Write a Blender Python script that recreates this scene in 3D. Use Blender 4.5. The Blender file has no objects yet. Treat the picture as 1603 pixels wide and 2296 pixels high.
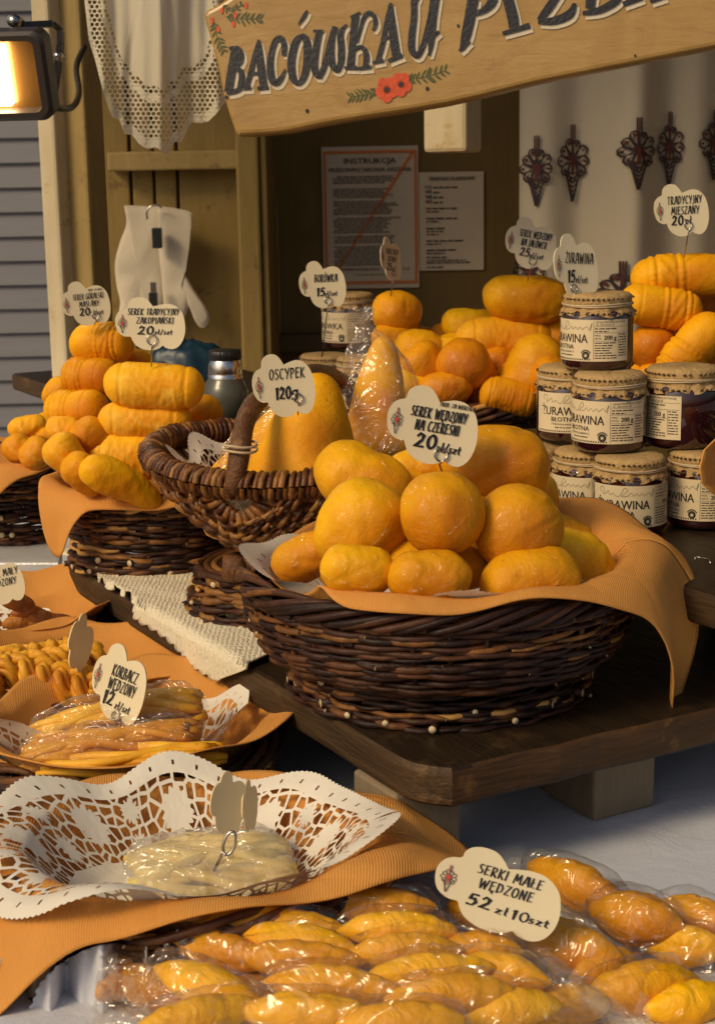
import bpy, bmesh, math, random
from mathutils import Vector, Matrix, noise
R_ = math.radians
sin, cos, pi = math.sin, math.cos, math.pi
SC = bpy.context.scene
COL = SC.collection

# ------------------------------------------------------------------ camera, sky, sun, exposure
CAM = Vector((0, 0, 1.35)); PITCH = R_(12); ROLL = R_(1.0); FPX = 3600.0   # photo measured on a 1603 x 2296 grid
_F = Vector((0, cos(PITCH), -sin(PITCH))); _U = Vector((0, sin(PITCH), cos(PITCH))); _R = Vector((1, 0, 0))
CF = _F; CR = _R * cos(ROLL) - _U * sin(ROLL); CU = _U * cos(ROLL) + _R * sin(ROLL)
cd = bpy.data.cameras.new('camera'); camera = bpy.data.objects.new('camera', cd); COL.objects.link(camera)
m3 = Matrix((CR, CU, -CF)).transposed()
camera.matrix_world = Matrix.Translation(CAM) @ m3.to_4x4()
cd.sensor_fit = 'VERTICAL'; cd.sensor_height = 36; cd.lens = FPX / 2296 * 36
cd.clip_start = 0.02; cd.clip_end = 200
cd.dof.use_dof = True; cd.dof.focus_distance = 1.33; cd.dof.aperture_fstop = 20
SC.camera = camera

world = bpy.data.worlds.new('World'); SC.world = world; world.use_nodes = True
wn = world.node_tree.nodes; wl = world.node_tree.links
sky = wn.new('ShaderNodeTexSky'); sky.sky_type = 'NISHITA'; sky.sun_disc = False
SUN_EL, SUN_AZ = R_(38), R_(228)      # azimuth clockwise from +Y: light comes from the left, behind the camera
sky.air_density = 1.0; sky.dust_density = 5.0; sky.ozone_density = 0.3; sky.sun_elevation = SUN_EL; sky.sun_rotation = SUN_AZ
wl.new(sky.outputs[0], wn['Background'].inputs[0]); wn['Background'].inputs[1].default_value = 0.105
sl = bpy.data.lights.new('sun', 'SUN'); sl.energy = 2.4; sl.angle = R_(17); sl.color = (1.0, 0.76, 0.42)
so = bpy.data.objects.new('sun', sl); COL.objects.link(so)
sd = Vector((sin(SUN_AZ) * cos(SUN_EL), cos(SUN_AZ) * cos(SUN_EL), sin(SUN_EL)))
so.rotation_euler = sd.to_track_quat('Z', 'Y').to_euler(); so.location = (-3, -3, 5)
SC.view_settings.view_transform = 'Standard'; SC.view_settings.look = 'None'
SC.view_settings.exposure = -0.52; SC.view_settings.gamma = 1; SC.view_settings.use_curve_mapping = False
SC.cycles.use_denoising = True
SC.cycles.transparent_max_bounces = 12; SC.cycles.max_bounces = 6

# ------------------------------------------------------------------ where a point of the photo lies in space
def ray(u, v): return CF + (u - 801.5) / FPX * CR - (v - 1148) / FPX * CU
def at_y(u, v, y): d = ray(u, v); return CAM + d * ((y - CAM.y) / d.y)
def at_z(u, v, z): d = ray(u, v); return CAM + d * ((z - CAM.z) / d.z)
def at_p(u, v, p, n): d = ray(u, v); return CAM + d * ((p - CAM).dot(n) / d.dot(n))
def mpp(p): return (p - CAM).dot(CF) / FPX          # metres per photo pixel at p
TZ, PZ, QZ = 0.85, 0.95, 1.03                        # cloth, front plank, rear plank

# ------------------------------------------------------------------ helpers
ORG = {}
def tag(o, label=None, cat=None, group=None, kind=None):
    if label: o['label'] = label
    if cat: o['category'] = cat
    if group: o['group'] = group
    if kind: o['kind'] = kind
    return o
def thing(name, label, cat, loc=(0, 0, 0), group=None):
    o = bpy.data.objects.new(name, None); COL.objects.link(o); o.empty_display_size = .02
    o.location = loc; ORG[o.name] = Vector(loc)
    return tag(o, label, cat, group)
class MB:
    def __init__(s): s.v = []; s.f = []; s.m = []; s.uv = []; s.uv2 = []
    def add(s, vs, fs, mi=0, uv=None, uv2=None):
        b = len(s.v); s.v += [Vector(p) for p in vs]
        s.uv += uv if uv else [(0, 0)] * len(vs); s.uv2 += uv2 if uv2 else [(0, 0)] * len(vs)
        s.f += [[i + b for i in f] for f in fs]; s.m += [mi] * len(fs); return s
    def box(s, a, b, mi=0, M=None):
        (x0, y0, z0), (x1, y1, z1) = a, b
        vs = [Vector((x, y, z)) for z in (z0, z1) for y in (y0, y1) for x in (x0, x1)]
        if M: vs = [M @ p for p in vs]
        return s.add(vs, [(0, 2, 3, 1), (4, 5, 7, 6), (0, 1, 5, 4), (2, 6, 7, 3), (0, 4, 6, 2), (1, 3, 7, 5)], mi)
    def tube(s, pts, rad, n=6, mi=0, cap=True, capmi=None, closed=False):
        pts = [Vector(p) for p in pts]; k = len(pts); vs = []; fs = []
        if not hasattr(rad, '__len__'): rad = [rad] * k
        up = None
        for i, p in enumerate(pts):
            if closed: t = pts[(i + 1) % k] - pts[i - 1]
            else: t = pts[min(i + 1, k - 1)] - pts[max(i - 1, 0)]
            if t.length < 1e-9: t = Vector((0, 0, 1))
            t.normalize()
            if up is None:
                up = Vector((0, 0, 1)) if abs(t.z) < .9 else Vector((1, 0, 0))
            a = (up - t * up.dot(t)); a.normalize(); b = t.cross(a); up = a
            for j in range(n):
                w = 2 * pi * j / n; vs.append(p + (a * cos(w) + b * sin(w)) * rad[i])
        for i in range(k if closed else k - 1):
            i2 = (i + 1) % k
            for j in range(n): fs.append((i * n + j, i * n + (j + 1) % n, i2 * n + (j + 1) % n, i2 * n + j))
        s.add(vs, fs, mi)
        if cap and not closed:
            b = len(s.v) - len(vs); c = mi if capmi is None else capmi
            s.f.append([b + j for j in range(n)][::-1]); s.m.append(c)
            s.f.append([b + (k - 1) * n + j for j in range(n)]); s.m.append(c)
        return s
    def lathe(s, prof, c=(0, 0, 0), n=40, mi=0, fn=None, u1=1.0):
        c = Vector(c); vs = []; fs = []; uv = []
        for i, (r, z) in enumerate(prof):
            for j in range(n + 1):
                a = 2 * pi * j / n; rr, zz = (fn(a, i, r, z) if fn else (r, z))
                vs.append(c + Vector((rr * cos(a), rr * sin(a), zz))); uv.append((j / n, i / max(1, len(prof) - 1)))
        for i in range(len(prof) - 1):
            for j in range(n): fs.append((i * (n + 1) + j, i * (n + 1) + j + 1, (i + 1) * (n + 1) + j + 1, (i + 1) * (n + 1) + j))
        return s.add(vs, fs, mi, uv)
    def grid(s, fn, nu, nv, mi=0, uvf=None, uv2f=None):
        vs = []; uv = []; uv2 = []; fs = []
        for j in range(nv + 1):
            for i in range(nu + 1):
                a, b = i / nu, j / nv; vs.append(fn(a, b)); uv.append(uvf(a, b) if uvf else (a, b)); uv2.append(uv2f(a, b) if uv2f else (a, b))
        for j in range(nv):
            for i in range(nu): q = j * (nu + 1) + i; fs.append((q, q + 1, q + nu + 2, q + nu + 1))
        return s.add(vs, fs, mi, uv, uv2)
    def poly(s, pts, mi=0): return s.add(pts, [list(range(len(pts)))], mi)
    def prism(s, pts, off, mi=0, mi2=None):
        n = len(pts); off = Vector(off); P = [Vector(p) for p in pts]
        s.add(P + [p + off for p in P], [list(range(n)), list(range(2 * n - 1, n - 1, -1))] , mi)
        b = len(s.v) - 2 * n
        for i in range(n):
            s.f.append([b + i, b + n + i, b + n + (i + 1) % n, b + (i + 1) % n]); s.m.append(mi if mi2 is None else mi2)
        return s
    def build(s, name, mats, parent=None, smooth=True, org=None, merge=False):
        me = bpy.data.meshes.new(name)
        if parent is not None: o0 = ORG[parent.name]
        else: o0 = Vector(org) if org is not None else Vector((0, 0, 0))
        me.from_pydata([p - o0 for p in s.v], [], s.f)
        if not isinstance(mats, (list, tuple)): mats = [mats]
        for m in mats: me.materials.append(m)
        me.polygons.foreach_set('material_index', s.m)
        if smooth: me.polygons.foreach_set('use_smooth', [True] * len(s.f))
        for nm, dat in (('UVMap', s.uv), ('UV2', s.uv2)):
            l = me.uv_layers.new(name=nm); fl = []
            for p in me.polygons:
                for vi in p.vertices: fl += dat[vi]
            l.data.foreach_set('uv', fl)
        me.update()
        if merge:
            bm = bmesh.new(); bm.from_mesh(me); bmesh.ops.remove_doubles(bm, verts=bm.verts, dist=1e-5); bm.to_mesh(me); bm.free()
        o = bpy.data.objects.new(name, me); COL.objects.link(o)
        ORG[o.name] = o0
        if parent is not None: o.parent = parent
        else: o.location = o0
        return o
def bevel(o, w, seg=2, ang=40):
    b = o.modifiers.new('bevel', 'BEVEL'); b.width = w; b.segments = seg; b.limit_method = 'ANGLE'; b.angle_limit = R_(ang); return o
def copy_tree(o, parent=None):
    c = o.copy(); COL.objects.link(c); ORG[c.name] = ORG[o.name].copy()
    if parent is not None: c.parent = parent
    for ch in list(o.children): copy_tree(ch, c)
    return c
def lerp(a, b, t): return a + (b - a) * t
def interp(tab, x):
    for (x0, y0), (x1, y1) in zip(tab, tab[1:]):
        if x <= x1:
            t = (x - x0) / (x1 - x0) if x1 > x0 else 0
            return lerp(y0, y1, max(0, min(1, t)))
    return tab[-1][1]
def nz(*p): return noise.noise(Vector(p))
def spline(pts, k=6):
    pts = [Vector(p) for p in pts]; out = []
    for i in range(len(pts) - 1):
        p0, p1, p2, p3 = pts[max(i - 1, 0)], pts[i], pts[i + 1], pts[min(i + 2, len(pts) - 1)]
        for j in range(k):
            t = j / k; t2, t3 = t * t, t * t * t
            out.append(.5 * ((2 * p1) + (p2 - p0) * t + (2 * p0 - 5 * p1 + 4 * p2 - p3) * t2 + (3 * p1 - p0 - 3 * p2 + p3) * t3))
    return out + [pts[-1]]
# ------------------------------------------------------------------ materials
class NT:
    def __init__(s, name):
        s.m = bpy.data.materials.new(name); s.m.use_nodes = True; s.t = s.m.node_tree
        s.b = s.t.nodes['Principled BSDF']; s.out = s.t.nodes['Material Output']
    def n(s, typ, ins=None, **at):
        d = s.t.nodes.new('ShaderNode' + typ)
        for k, v in at.items(): setattr(d, k, v)
        for k, v in (ins or {}).items(): s.set(d, k, v)
        return d
    def set(s, d, k, v):
        if isinstance(v, bpy.types.NodeSocket): s.t.links.new(v, d.inputs[k])
        else: d.inputs[k].default_value = v
    def ma(s, op, a, b=0.0, c=None):
        i = {0: a, 1: b}
        if c is not None: i[2] = c
        return s.n('Math', i, operation=op).outputs[0]
    def mix(s, f, a, b, mode='MIX'):
        return s.n('Mix', {0: f, 6: a, 7: b}, data_type='RGBA', blend_type=mode).outputs[2]
    def co(s, kind='Object', scale=(1, 1, 1), uv=None, rot=(0, 0, 0)):
        if uv: o = s.n('UVMap', uv_map=uv).outputs[0]
        else: o = s.n('TexCoord').outputs[kind]
        return s.n('Mapping', {0: o, 2: rot, 3: scale}).outputs[0]
    def noise(s, co, sc, det=3, rough=.55, dist=0.0):
        return s.n('TexNoise', {'Vector': co, 'Scale': sc, 'Detail': det, 'Roughness': rough, 'Distortion': dist}).outputs[0]
    def ramp(s, f, stops, interp='LINEAR'):
        d = s.n('ValToRGB', {0: f}); r = d.color_ramp; r.interpolation = interp
        while len(r.elements) < len(stops): r.elements.new(.5)
        for e, (p, c) in zip(r.elements, stops):
            e.position = p; e.color = (c, c, c, 1) if not hasattr(c, '__len__') else (*c, 1)
        return d.outputs[0]
    def bump(s, h, st=.3, dist=.002, nrm=None):
        i = {'Strength': st, 'Distance': dist, 'Height': h}
        if nrm is not None: i['Normal'] = nrm
        return s.n('Bump', i).outputs[0]
    def p(s, **kw):
        for k, v in kw.items():
            k = {'col': 'Base Color', 'rough': 'Roughness', 'nrm': 'Normal', 'metal': 'Metallic', 'spec': 'Specular IOR Level', 'alpha': 'Alpha', 'coat': 'Coat Weight', 'coatr': 'Coat Roughness', 'coatn': 'Coat Normal', 'sss': 'Subsurface Weight', 'em': 'Emission Color', 'ems': 'Emission Strength', 'sheen': 'Sheen Weight', 'trans': 'Transmission Weight'}[k]
            if k in ('Base Color', 'Emission Color') and not isinstance(v, bpy.types.NodeSocket): v = (*v, 1)
            s.set(s.b, k, v)
        return s.m
def c4(c): return (*c, 1)
MT = {}
def plain(name, col, rough=.6, var=.15, sc=30, bump=.0, **kw):
    t = NT(name); co = t.co(); n = t.noise(co, sc, 4)
    c = t.mix(n, c4([x * (1 - var) for x in col]), c4([min(1, x * (1 + var)) for x in col]))
    if bump: kw['nrm'] = t.bump(t.noise(co, sc * 4, 4), bump, .001)
    t.p(col=c, rough=rough, **kw); MT[name] = t.m; return t.m

def cheese_mat(name, a, b, dark, rough, coat=0.0, wr=.35, wsc=70.0, pale=None):
    t = NT(name); co = t.co(); n1 = t.noise(co, 26, 4, .6, .4); n2 = t.noise(co, 9, 2)
    c = t.mix(t.ramp(n1, [(.3, 0), (.7, 1)]), c4(a), c4(b))
    c = t.mix(t.ramp(n2, [(.48, 0), (.70, .85)]), c, c4(dark))
    if pale: c = t.mix(t.ramp(t.noise(co, 16, 3, .6, 1.0), [(.5, 0), (.66, .75)]), c, c4(pale))
    rnd = t.n('ObjectInfo').outputs['Random']
    c = t.n('HueSaturation', {'Hue': t.ma('MULTIPLY_ADD', rnd, .016, .492), 'Saturation': 1.0, 'Value': t.ma('MULTIPLY_ADD', rnd, .3, .84), 'Color': c}).outputs[0]
    # specks of smoke
    sp = t.ramp(t.noise(co, 240, 2, .5), [(.7, 0), (.76, .5)])
    c = t.mix(sp, c, c4([x * .45 for x in dark]))
    h = t.ma('ADD', t.ma('MULTIPLY', t.noise(co, wsc, 5, .62, 1.2), 1.0), t.ma('MULTIPLY', t.noise(co, 300, 3), .22))
    nb = t.bump(h, wr, .004)
    kw = {}
    if coat:
        wv = t.n('TexVoronoi', {'Vector': t.co(scale=(1, 1, 1)), 'Scale': 38.0, 'Randomness': 1.0}, feature='DISTANCE_TO_EDGE').outputs[0]
        hh = t.ma('ADD', t.noise(co, 42, 3, .5, 2.6), t.ma('MULTIPLY', t.ramp(wv, [(0, 1), (.06, 0)]), .5))
        kw = dict(coat=coat, coatr=.07, coatn=t.bump(hh, .8, .007))
    t.p(col=c, rough=rough, nrm=nb, spec=.22, **kw)
    t.b.inputs['Subsurface Radius'].default_value = (.01, .004, .001); t.b.inputs['Subsurface Scale'].default_value = .6
    MT[name] = t.m
cheese_mat('smoked_cheese', (.88, .42, .005), (.78, .305, .003), (.54, .15, .002), .52)
cheese_mat('pale_smoked_cheese', (.92, .47, .015), (.86, .36, .008), (.74, .25, .005), .5, pale=(.92, .56, .08))
cheese_mat('film_wrapped_cheese', (.86, .44, .002), (.78, .34, .002), (.54, .17, .002), .55, coat=.22, wr=.4, wsc=45)
cheese_mat('orange_smoked_cheese', (.82, .34, .004), (.70, .24, .003), (.44, .11, .002), .45, coat=.15, wr=.4)
cheese_mat('bagged_cheese', (.88, .45, .004), (.80, .345, .003), (.62, .215, .002), .4, coat=.3, wr=.6, wsc=60)
cheese_mat('string_cheese', (.86, .46, .035), (.74, .32, .014), (.52, .16, .006), .38, coat=.2, wr=.3, wsc=60)
cheese_mat('white_string_cheese', (.80, .62, .20), (.74, .52, .13), (.66, .42, .08), .35, coat=.5, wr=.3, wsc=60)
cheese_mat('dried_cheese', (.50, .19, .03), (.34, .10, .014), (.16, .035, .006), .45, coat=.15, wr=.9, wsc=60)

def twig_mat(name, stops, rough=.52):
    t = NT(name); r = t.n('NewGeometry').outputs['Random Per Island']
    c = t.ramp(r, stops); co = t.co(); n = t.noise(co, 90, 4, .6)
    c = t.mix(t.ramp(n, [(.25, .75), (.75, 0)]), c, (.010, .005, .004, 1))
    c = t.mix(t.ramp(t.noise(co, 22, 2), [(.62, 0), (.72, .55)]), c, (.20, .075, .02, 1))
    t.p(col=c, rough=rough, nrm=t.bump(t.noise(co, 400, 3), .5, .0012), spec=.3); MT[name] = t.m
twig_mat('dark_willow', [(0, (.018, .007, .005)), (.35, (.048, .017, .010)), (.62, (.09, .032, .015)), (.80, (.15, .056, .02)), (.91, (.32, .135, .032)), (1, (.46, .22, .055))])
twig_mat('brown_willow', [(0, (.08, .026, .009)), (.4, (.18, .06, .017)), (.75, (.32, .125, .03)), (1, (.52, .26, .07))], .36)
plain('cut_willow', (.62, .50, .30), .7)
plain('split_willow', (.55, .29, .075), .55)

def wood(name, a, b, rough=.6, sc=14, axis=0, bump=.5, grain=(1, 9, 9), wear=None, spec=.3):
    t = NT(name); g = list(grain)
    if axis == 1: g = [grain[1], grain[0], grain[2]]
    if axis == 2: g = [grain[1], grain[2], grain[0]]
    co = t.co(scale=g); n = t.noise(co, sc, 5, .62, .8); n2 = t.noise(co, sc * 4, 3, .5, .2)
    f = t.ramp(t.ma('ADD', t.ma('MULTIPLY', n, .7), t.ma('MULTIPLY', n2, .3)), [(.3, 0), (.7, 1)])
    c = t.mix(f, c4(a), c4(b))
    if wear:
        w = t.ramp(t.noise(t.co(), 26, 5, .7), [(.58, 0), (.68, .8)]); c = t.mix(w, c, c4(wear))
    c = t.mix(t.ramp(t.noise(t.co(), 5, 3), [(.35, .35), (.65, 0)]), c, c4([x * .5 for x in a]))
    t.p(col=c, rough=rough, nrm=t.bump(f, bump, .0015), spec=spec); MT[name] = t.m
wood('willow_bark', (.07, .028, .012), (.24, .105, .04), .5, 16, 2, .9, (7, 7, 1.5), wear=(.36, .19, .08))
wood('stained_plank', (.014, .008, .005), (.040, .024, .011), .45, 10, 0, .6, wear=(.07, .040, .016))
wood('plank_edge', (.035, .019, .009), (.105, .060, .024), .6, 8, 0, .9, (1, 12, 12), wear=(.19, .105, .04))
wood('plank_end', (.035, .018, .007), (.12, .058, .018), .55, 10, 1, .8, (1, 6, 10), wear=(.22, .11, .03))
wood('pale_block', (.24, .18, .11), (.33, .255, .165), .7, 10, 2, .3)
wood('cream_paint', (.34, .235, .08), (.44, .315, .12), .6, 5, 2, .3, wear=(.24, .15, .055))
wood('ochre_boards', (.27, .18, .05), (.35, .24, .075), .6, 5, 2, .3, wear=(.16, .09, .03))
wood('white_block_lit_post', (.62, .50, .30), (.72, .62, .42), .6, 5, 2, .3, wear=(.50, .34, .12))  # white of the hanging block; also paints the daylit face of the corner post
wood('dark_panel', (.21, .135, .042), (.26, .17, .056), .8, 3, 2, .1)
wood('rail_paint', (.13, .083, .032), (.17, .11, .045), .7, 5, 0, .2)
t = NT('sign_paint'); co = t.co(); n = t.noise(co, 14, 5, .65, 1.0)
c = t.mix(t.ramp(n, [(.3, 0), (.7, 1)]), (.36, .21, .055, 1), (.46, .28, .085, 1))
c = t.mix(t.ramp(t.noise(t.co(scale=(1, 1, 3)), 9, 4, .6, 2), [(.6, 0), (.72, .6)]), c, (.27, .155, .05, 1))
t.p(col=c, rough=.35, nrm=t.bump(t.noise(t.co(scale=(.5, 1, 2.0)), 30, 5, .6, .6), .3, .004), coat=.25, coatr=.2); MT['sign_paint'] = t.m
plain('black_paint', (.018, .015, .014), .28, .4, 60, .8, coat=.3)
plain('white_paint', (.68, .58, .42), .45, .12, 60, .4)
plain('leaf_paint', (.085, .095, .025), .4, .5, 60, .6)
plain('poppy_paint', (.66, .085, .018), .4, .35, 60, .6)
plain('red_paint', (.45, .05, .02), .5)
plain('card', (.78, .67, .44), .5, .07, 14, .15, coat=.35, coatr=.25)
plain('card_back', (.76, .60, .33), .6, .06, 20)
plain('ink', (.012, .010, .010), .5, .1)
plain('faded_ink', (.10, .085, .075), .6, .1)
plain('emblem_red', (.62, .07, .05), .5, .1)
plain('paper', (.66, .58, .46), .7, .05, 12)
plain('wall_paper_sheet', (.74, .60, .42), .6, .07, 12)
plain('orange_border', (.80, .20, .02), .55, .1)
plain('wire', (.45, .42, .38), .25, .1, metal=1.0)
plain('dark_metal', (.05, .05, .055), .4, .3, metal=.6)
plain('black_plastic', (.02, .02, .022), .35, .2)
plain('grey_metal', (.42, .42, .42), .28, .15, metal=1.0)
plain('rubber_band', (.55, .42, .25), .5, .1)
plain('blue_bag', (.005, .03, .055), .4, .4, 30, .4)
plain('white_glove', (.66, .57, .43), .8, .3, 12, 1.0)
plain('embroidery_dark', (.028, .014, .016), .8, .3, 200)
plain('embroidery_red', (.09, .016, .014), .8, .3, 200)
plain('embroidery_light', (.35, .25, .16), .8, .3, 200)
plain('eave', (.16, .115, .075), .7, .15, 6)
plain('stone_ground', (.16, .15, .14), .85, .3, 6, .3)
plain('foil', (.72, .72, .72), .38, .12, 60, .5, metal=.35)

# siding
t = NT('grey_siding'); co = t.co(); n = t.noise(t.co(scale=(1, 1, 12)), 3, 4)
t.p(col=t.mix(n, (.17, .165, .18, 1), (.22, .215, .235, 1)), rough=.6); MT['grey_siding'] = t.m
# kraft napkin with fine ribs along UV
t = NT('kraft_napkin'); uv = t.co(uv='UVMap')
w = t.n('TexWave', {'Vector': uv, 'Scale': 190.0, 'Distortion': .4, 'Detail': 1.0}, wave_type='BANDS', bands_direction='X').outputs[1]
n = t.noise(t.co(), 14, 4)
c = t.mix(n, (.62, .265, .055, 1), (.72, .335, .08, 1)); c = t.mix(t.ma('MULTIPLY', w, .06), c, (.30, .13, .04, 1))
t.p(col=c, rough=.75, nrm=t.bump(t.ma('ADD', t.ma('ADD', t.ma('MULTIPLY', w, .22), t.noise(t.co(), 30, 4, .6)), t.ma('MULTIPLY', t.ramp(t.n('TexVoronoi', {'Vector': t.n('Mapping', {0: t.co(), 3: (1, 1, .6)}).outputs[0], 'Scale': 11.0, 'Randomness': 1.0}, feature='DISTANCE_TO_EDGE').outputs[0], [(0, 0), (.12, 1)]), .9)), .45, .0035), spec=.15); MT['kraft_napkin'] = t.m
# paper lace: UV2 = (turns around, 0..1 out to the edge) ; x of UVMap = cells around
def lace(name, around, solid=.46, border=.87, cell=9.0, disc=True, col=(.80, .74, .62)):
    t = NT(name); u = t.n('SeparateXYZ', {0: t.n('UVMap', uv_map='UV2').outputs[0]}); a = t.ma('MULTIPLY', u.outputs[0], float(around)); r = u.outputs[1]
    rr = t.ma('MULTIPLY', r, around / 6.283)
    v2 = t.n('CombineXYZ', {0: a, 1: rr, 2: 0.0}).outputs[0]
    vo = t.n('TexVoronoi', {'Vector': v2, 'Scale': cell, 'Randomness': .75}, feature='DISTANCE_TO_EDGE', voronoi_dimensions='2D').outputs[0]
    thread = t.ma('LESS_THAN', vo, .12)
    m = t.ma('MAXIMUM', thread, t.ma('GREATER_THAN', r, border)); m = t.ma('MAXIMUM', m, t.ma('LESS_THAN', r, solid))
    if disc:
        fa = t.ma('SUBTRACT', t.ma('FRACT', a), .5)
        for rc, sh, rad in ((.5 * (solid + border) + .03, 0.0, .16), (solid + .11, .5, .10), (border - .09, .5, .09)):
            x = t.ma('SUBTRACT', t.ma('FRACT', t.ma('ADD', a, sh)), .5); y = t.ma('SUBTRACT', rr, rc * around / 6.283)
            d = t.ma('SQRT', t.ma('ADD', t.ma('MULTIPLY', x, x), t.ma('MULTIPLY', y, y)))
            d = t.ma('ADD', d, t.ma('MULTIPLY', t.ma('SINE', t.ma('MULTIPLY', t.ma('ARCTAN2', y, x), 14.0)), .018))
            m = t.ma('MAXIMUM', m, t.ma('LESS_THAN', d, rad))
    # little slits in the border
    sx = t.ma('ABSOLUTE', t.ma('SUBTRACT', t.ma('FRACT', t.ma('MULTIPLY', a, 5.0)), .5)); sy = t.ma('ABSOLUTE', t.ma('SUBTRACT', r, border + .055))
    slit = t.ma('MULTIPLY', t.ma('LESS_THAN', sx, .05), t.ma('LESS_THAN', sy, .014)); m = t.ma('SUBTRACT', m, slit)
    # toothed outer edge
    edge = t.ma('ADD', .992, t.ma('MULTIPLY', t.ma('SINE', t.ma('MULTIPLY', a, 6.283 * 22)), .0035)); m = t.ma('MULTIPLY', m, t.ma('LESS_THAN', r, edge))
    b = t.bump(t.ma('ADD', t.noise(t.co(), 60, 3), t.ma('MULTIPLY', vo, .6)), .25, .002)
    t.p(col=t.mix(t.noise(t.co(), 20, 3), c4(col), c4([x * .9 for x in col])), rough=.7, nrm=b, alpha=m); MT[name] = t.m
lace('paper_lace', 9); lace('paper_lace_small', 8, .3, .84, 5.0)
# crochet lace of the hung cloth : UVMap planar (metres * k), UV2.y distance factor from centre
t = NT('crochet_valance'); u = t.n('UVMap', uv_map='UVMap').outputs[0]
k = t.n('SeparateXYZ', {0: t.n('UVMap', uv_map='UV2').outputs[0]}).outputs[1]
sp = t.n('SeparateXYZ', {0: u}); x, y = sp.outputs[0], sp.outputs[1]
ry = t.ma('FLOOR', y); fy = t.ma('SUBTRACT', t.ma('FRACT', y), .5)
fx = t.ma('SUBTRACT', t.ma('FRACT', t.ma('ADD', x, t.ma('MULTIPLY', ry, .5))), .5)
d = t.ma('SQRT', t.ma('ADD', t.ma('MULTIPLY', fx, fx), t.ma('MULTIPLY', t.ma('MULTIPLY', fy, fy), .8)))
size = t.ma('MULTIPLY_ADD', t.noise(t.n('Mapping', {0: u, 3: (.16, .16, .16)}).outputs[0], 1.0, 2), .34, .20)
hole = t.ma('LESS_THAN', d, size)
band = t.ma('MULTIPLY', t.ma('GREATER_THAN', k, .735), t.ma('LESS_THAN', k, .955))
rows = t.ma('SUBTRACT', 1.0, t.ma('MULTIPLY', t.ma('GREATER_THAN', k, .765), t.ma('LESS_THAN', k, .80)))
hole = t.ma('MULTIPLY', t.ma('MULTIPLY', hole, band), rows)
cl = t.mix(t.noise(t.co(), 12, 3), (.82, .74, .56, 1), (.88, .82, .66, 1))
bs = t.bump(t.ma('ADD', t.ma('MULTIPLY', t.ma('SUBTRACT', 1.0, d), t.ma('GREATER_THAN', k, .73)), t.ma('MULTIPLY', t.noise(t.co(), 300, 2), .3)), .5, .003)
t.p(col=cl, rough=.85, nrm=bs, alpha=t.ma('SUBTRACT', 1.0, hole))
tl = t.n('BsdfTranslucent', {0: (.8, .66, .42, 1)}); mx = t.n('MixShader', {0: .35, 1: t.b.outputs[0], 2: tl.outputs[0]})
tr = t.n('BsdfTransparent'); mx2 = t.n('MixShader', {0: hole, 1: mx.outputs[0], 2: tr.outputs[0]}); t.t.links.new(mx2.outputs[0], t.out.inputs[0]); MT['crochet_valance'] = t.m
# knitted runner
t = NT('knitted_cream'); co = t.co()
w1 = t.n('TexWave', {'Vector': co, 'Scale': 72.0, 'Distortion': 4.0, 'Detail': 2.0, 'Detail Scale': 3.0}, bands_direction='X').outputs[1]
w2 = t.n('TexWave', {'Vector': co, 'Scale': 72.0, 'Distortion': 4.0, 'Detail': 2.0, 'Detail Scale': 3.0}, bands_direction='Y').outputs[1]
h = t.ma('MULTIPLY', w1, w2)
t.p(col=t.mix(t.ramp(h, [(0, .16), (.4, 0)]), t.mix(t.noise(t.co(), 11, 4), (.80, .70, .50, 1), (.88, .80, .60, 1)), (.52, .40, .24, 1)), rough=.9, nrm=t.bump(t.ma('ADD', h, t.noise(t.co(), 350, 2)), .6, .002)); MT['knitted_cream'] = t.m
# table linen
t = NT('white_linen'); co = t.co()
n = t.noise(co, 600, 2); h = t.ma('ADD', t.ma('MULTIPLY', n, .15), t.noise(co, 16, 4, .6, .6))
t.p(col=t.mix(t.noise(co, 4, 4), (.54, .56, .63, 1), (.64, .655, .72, 1)), rough=.85, nrm=t.bump(h, .5, .006)); MT['white_linen'] = t.m
t = NT('curtain_cloth'); co = t.co()
t.p(col=t.mix(t.noise(co, 5, 3), (.48, .41, .30, 1), (.54, .46, .34, 1)), rough=.9, nrm=t.bump(t.noise(co, 500, 2), .3, .001)); MT['curtain_cloth'] = t.m
# clear film
def film(name, sc, base=.05, haze=.10, rough=.09, st=1.0):
    t = NT(name); co = t.co(); n = t.noise(t.co(scale=(1, 1.7, 1)), sc, 2, .4, 2.2)
    nb = t.bump(n, st, .016)
    lw = t.n('LayerWeight', {'Blend': .35}).outputs[1]
    f = t.ma('MINIMUM', t.ma('MULTIPLY_ADD', t.ma('POWER', lw, 2.0), .6, base), .7)
    tr = t.n('BsdfTransparent', {0: (.985, .98, .965, 1)}); di = t.n('BsdfDiffuse', {0: (.86, .82, .74, 1)})
    ux = t.n('SeparateXYZ', {0: t.n('UVMap', uv_map='UVMap').outputs[0]}); eb = [t.ma('ABSOLUTE', t.ma('SUBTRACT', ux.outputs[q], .5)) for q in (0, 1)]
    edge = t.ma('GREATER_THAN', t.ma('MAXIMUM', eb[0], eb[1]), .455) if name == 'clear_bag' else 0.0
    cr = t.ramp(t.noise(t.co(scale=(1, 1.8, 1)), sc * 2.2, 3, .6, 3.0), [(.62, 0), (.72, 1)])
    haze = t.ma('ADD', t.ma('MULTIPLY_ADD', edge, .13, haze), t.ma('MULTIPLY', cr, .05))
    m0 = t.n('MixShader', {0: haze, 1: tr.outputs[0], 2: di.outputs[0]})
    gl = t.n('BsdfGlossy', {'Roughness': rough, 'Normal': nb, 'Color': (1, .98, .95, 1)})
    mx = t.n('MixShader', {0: f, 1: m0.outputs[0], 2: gl.outputs[0]})
    t.t.links.new(mx.outputs[0], t.out.inputs[0]); MT[name] = t.m
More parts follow.
